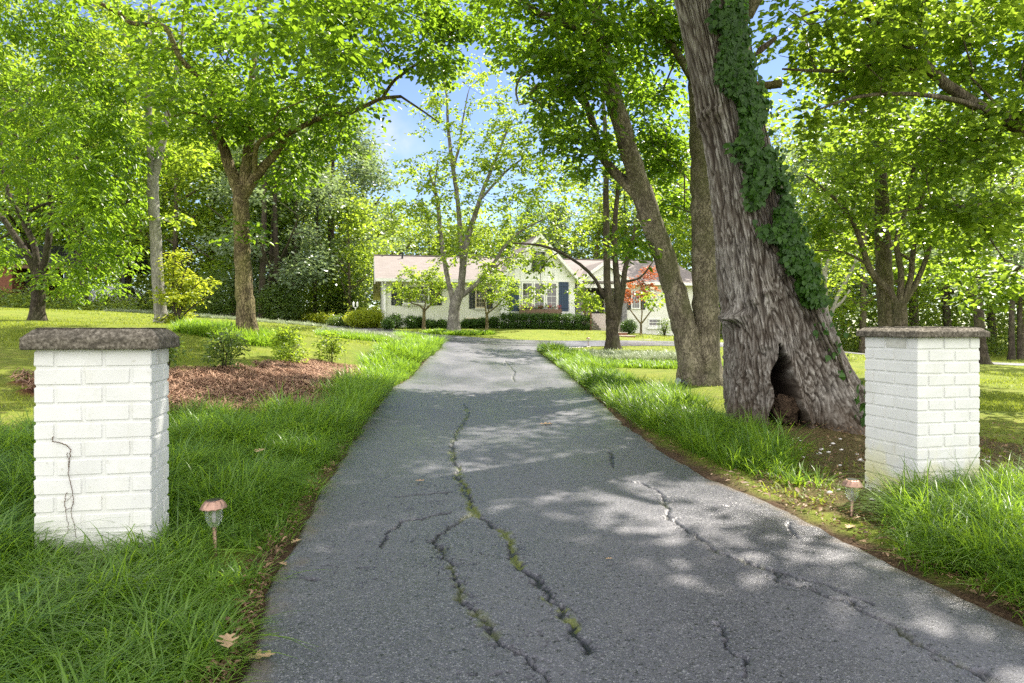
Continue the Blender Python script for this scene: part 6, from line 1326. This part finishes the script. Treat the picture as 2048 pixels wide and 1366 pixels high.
# lobed dead oak leaves lying where the photograph shows them
def oak_leaf(x, y, size, rz, label, col, lift=.02, curl=.25):
    k = [(0, 0), (.08, .03), (.16, .12), (.24, .20), (.30, .10), (.38, .09), (.45, .27), (.55, .30), (.56, .12), (.66, .10), (.76, .22), (.84, .18), (.84, .07), (1, 0)]
    pts = [(u, 0) for u, _ in k]; V = []; 
    for u, v_ in k: V.append((u - .5, v_, curl * v_ * 1.2 + .12 * (u - .5) ** 2)); V.append((u - .5, 0, .12 * (u - .5) ** 2)); V.append((u - .5, -v_, curl * v_ * 1.0 + .12 * (u - .5) ** 2))
    Fs = []
    for i in range(len(k) - 1): a = i * 3; Fs += [(a, a + 1, a + 4, a + 3), (a + 1, a + 2, a + 5, a + 4)]
    V = [(p[0] * size, p[1] * size, p[2] * size) for p in V]
    me = bpy.data.meshes.new('oak_leaf'); me.from_pydata(V, [], Fs); me.materials.append(col); o = bpy.data.objects.new('oak_leaf', me); link(o); o.location = (x, y, g1(x, y) + lift); o.rotation_euler = (0, 0, rz); tag(o, label, 'leaf', 'fallen oak leaves by the drive')
DL = leafmat('tan_dead_leaf', (.30, .19, .10), (.52, .37, .22), (.4, .25, .1), .2, .55, .3)
for (px, py, sz, rz, lab) in [(518, 1328, .10, .3, 'tan oak leaf on the asphalt edge at the bottom left'), (455, 1350, .11, 2, 'curled tan oak leaf in the grass edge at the bottom of the photo'), (592, 1092, .07, 1.2, 'small tan leaf on the drive level with the left path light'), (566, 1138, .06, 2.4, 'curled brown leaf at the left drive edge below the path light'), (1218, 1127, .035, .2, 'tiny pale leaf alone in the middle of the drive'),
                              (1202, 800, .22, .1, 'reddish brown leaf on the right drive edge under the grass'), (1092, 852, .16, .1, 'yellowish leaf scrap on the drive right of the main crack'), (840, 968, .07, .1, 'pale green leaf scrap on the drive left of the main crack'), (1700, 1062, .09, .8, 'rust-coloured leaf at the foot of the right path light'), (520, 965, .12, 1.5, 'dry tan leaf caught upright in the grass right of the left pillar')]:
    x, y = G(px, py); oak_leaf(x, y, sz, rz, lab, DL, .20 if px == 520 else (.1 if px == 455 else .022))
def stones():
    rs = np.random.RandomState(6); mb = []; base = 0; V = []; Fq = []
    bm = bmesh.new(); bmesh.ops.create_icosphere(bm, subdivisions=1, radius=1); B = np.array([v.co[:] for v in bm.verts]); T = np.array([[v.index for v in f.verts] for f in bm.faces]); bm.free()
    X = rs.uniform(1.9, 4.2, 400); Y = rs.uniform(4.0, 6.6, 400); ok = poly_soft(X, Y, MULCH) & off_pillar(X, Y); X, Y = X[ok][:90], Y[ok][:90]
    for x, y in zip(X, Y): r = rs.uniform(.006, .020); V.append(B * (1 + rs.normal(0, .15, (len(B), 1))) * r * np.array([1.3, 1, .6]) + np.array([x, y, g1(x, y) + .03])); Fq.append(T + base); base += len(B)
    tag(mesh_np('pebbles', np.vstack(V), [np.vstack(Fq)], simple('pale_pebble', (.5, .48, .45), (.75, .73, .7), 20, .8)), 'scattered pale pebbles on the bare soil before the oak', None, None, 'stuff')
stones()
for o in list(bpy.data.objects):
    if o.name not in sc.objects and o.users == 0: bpy.data.objects.remove(o)
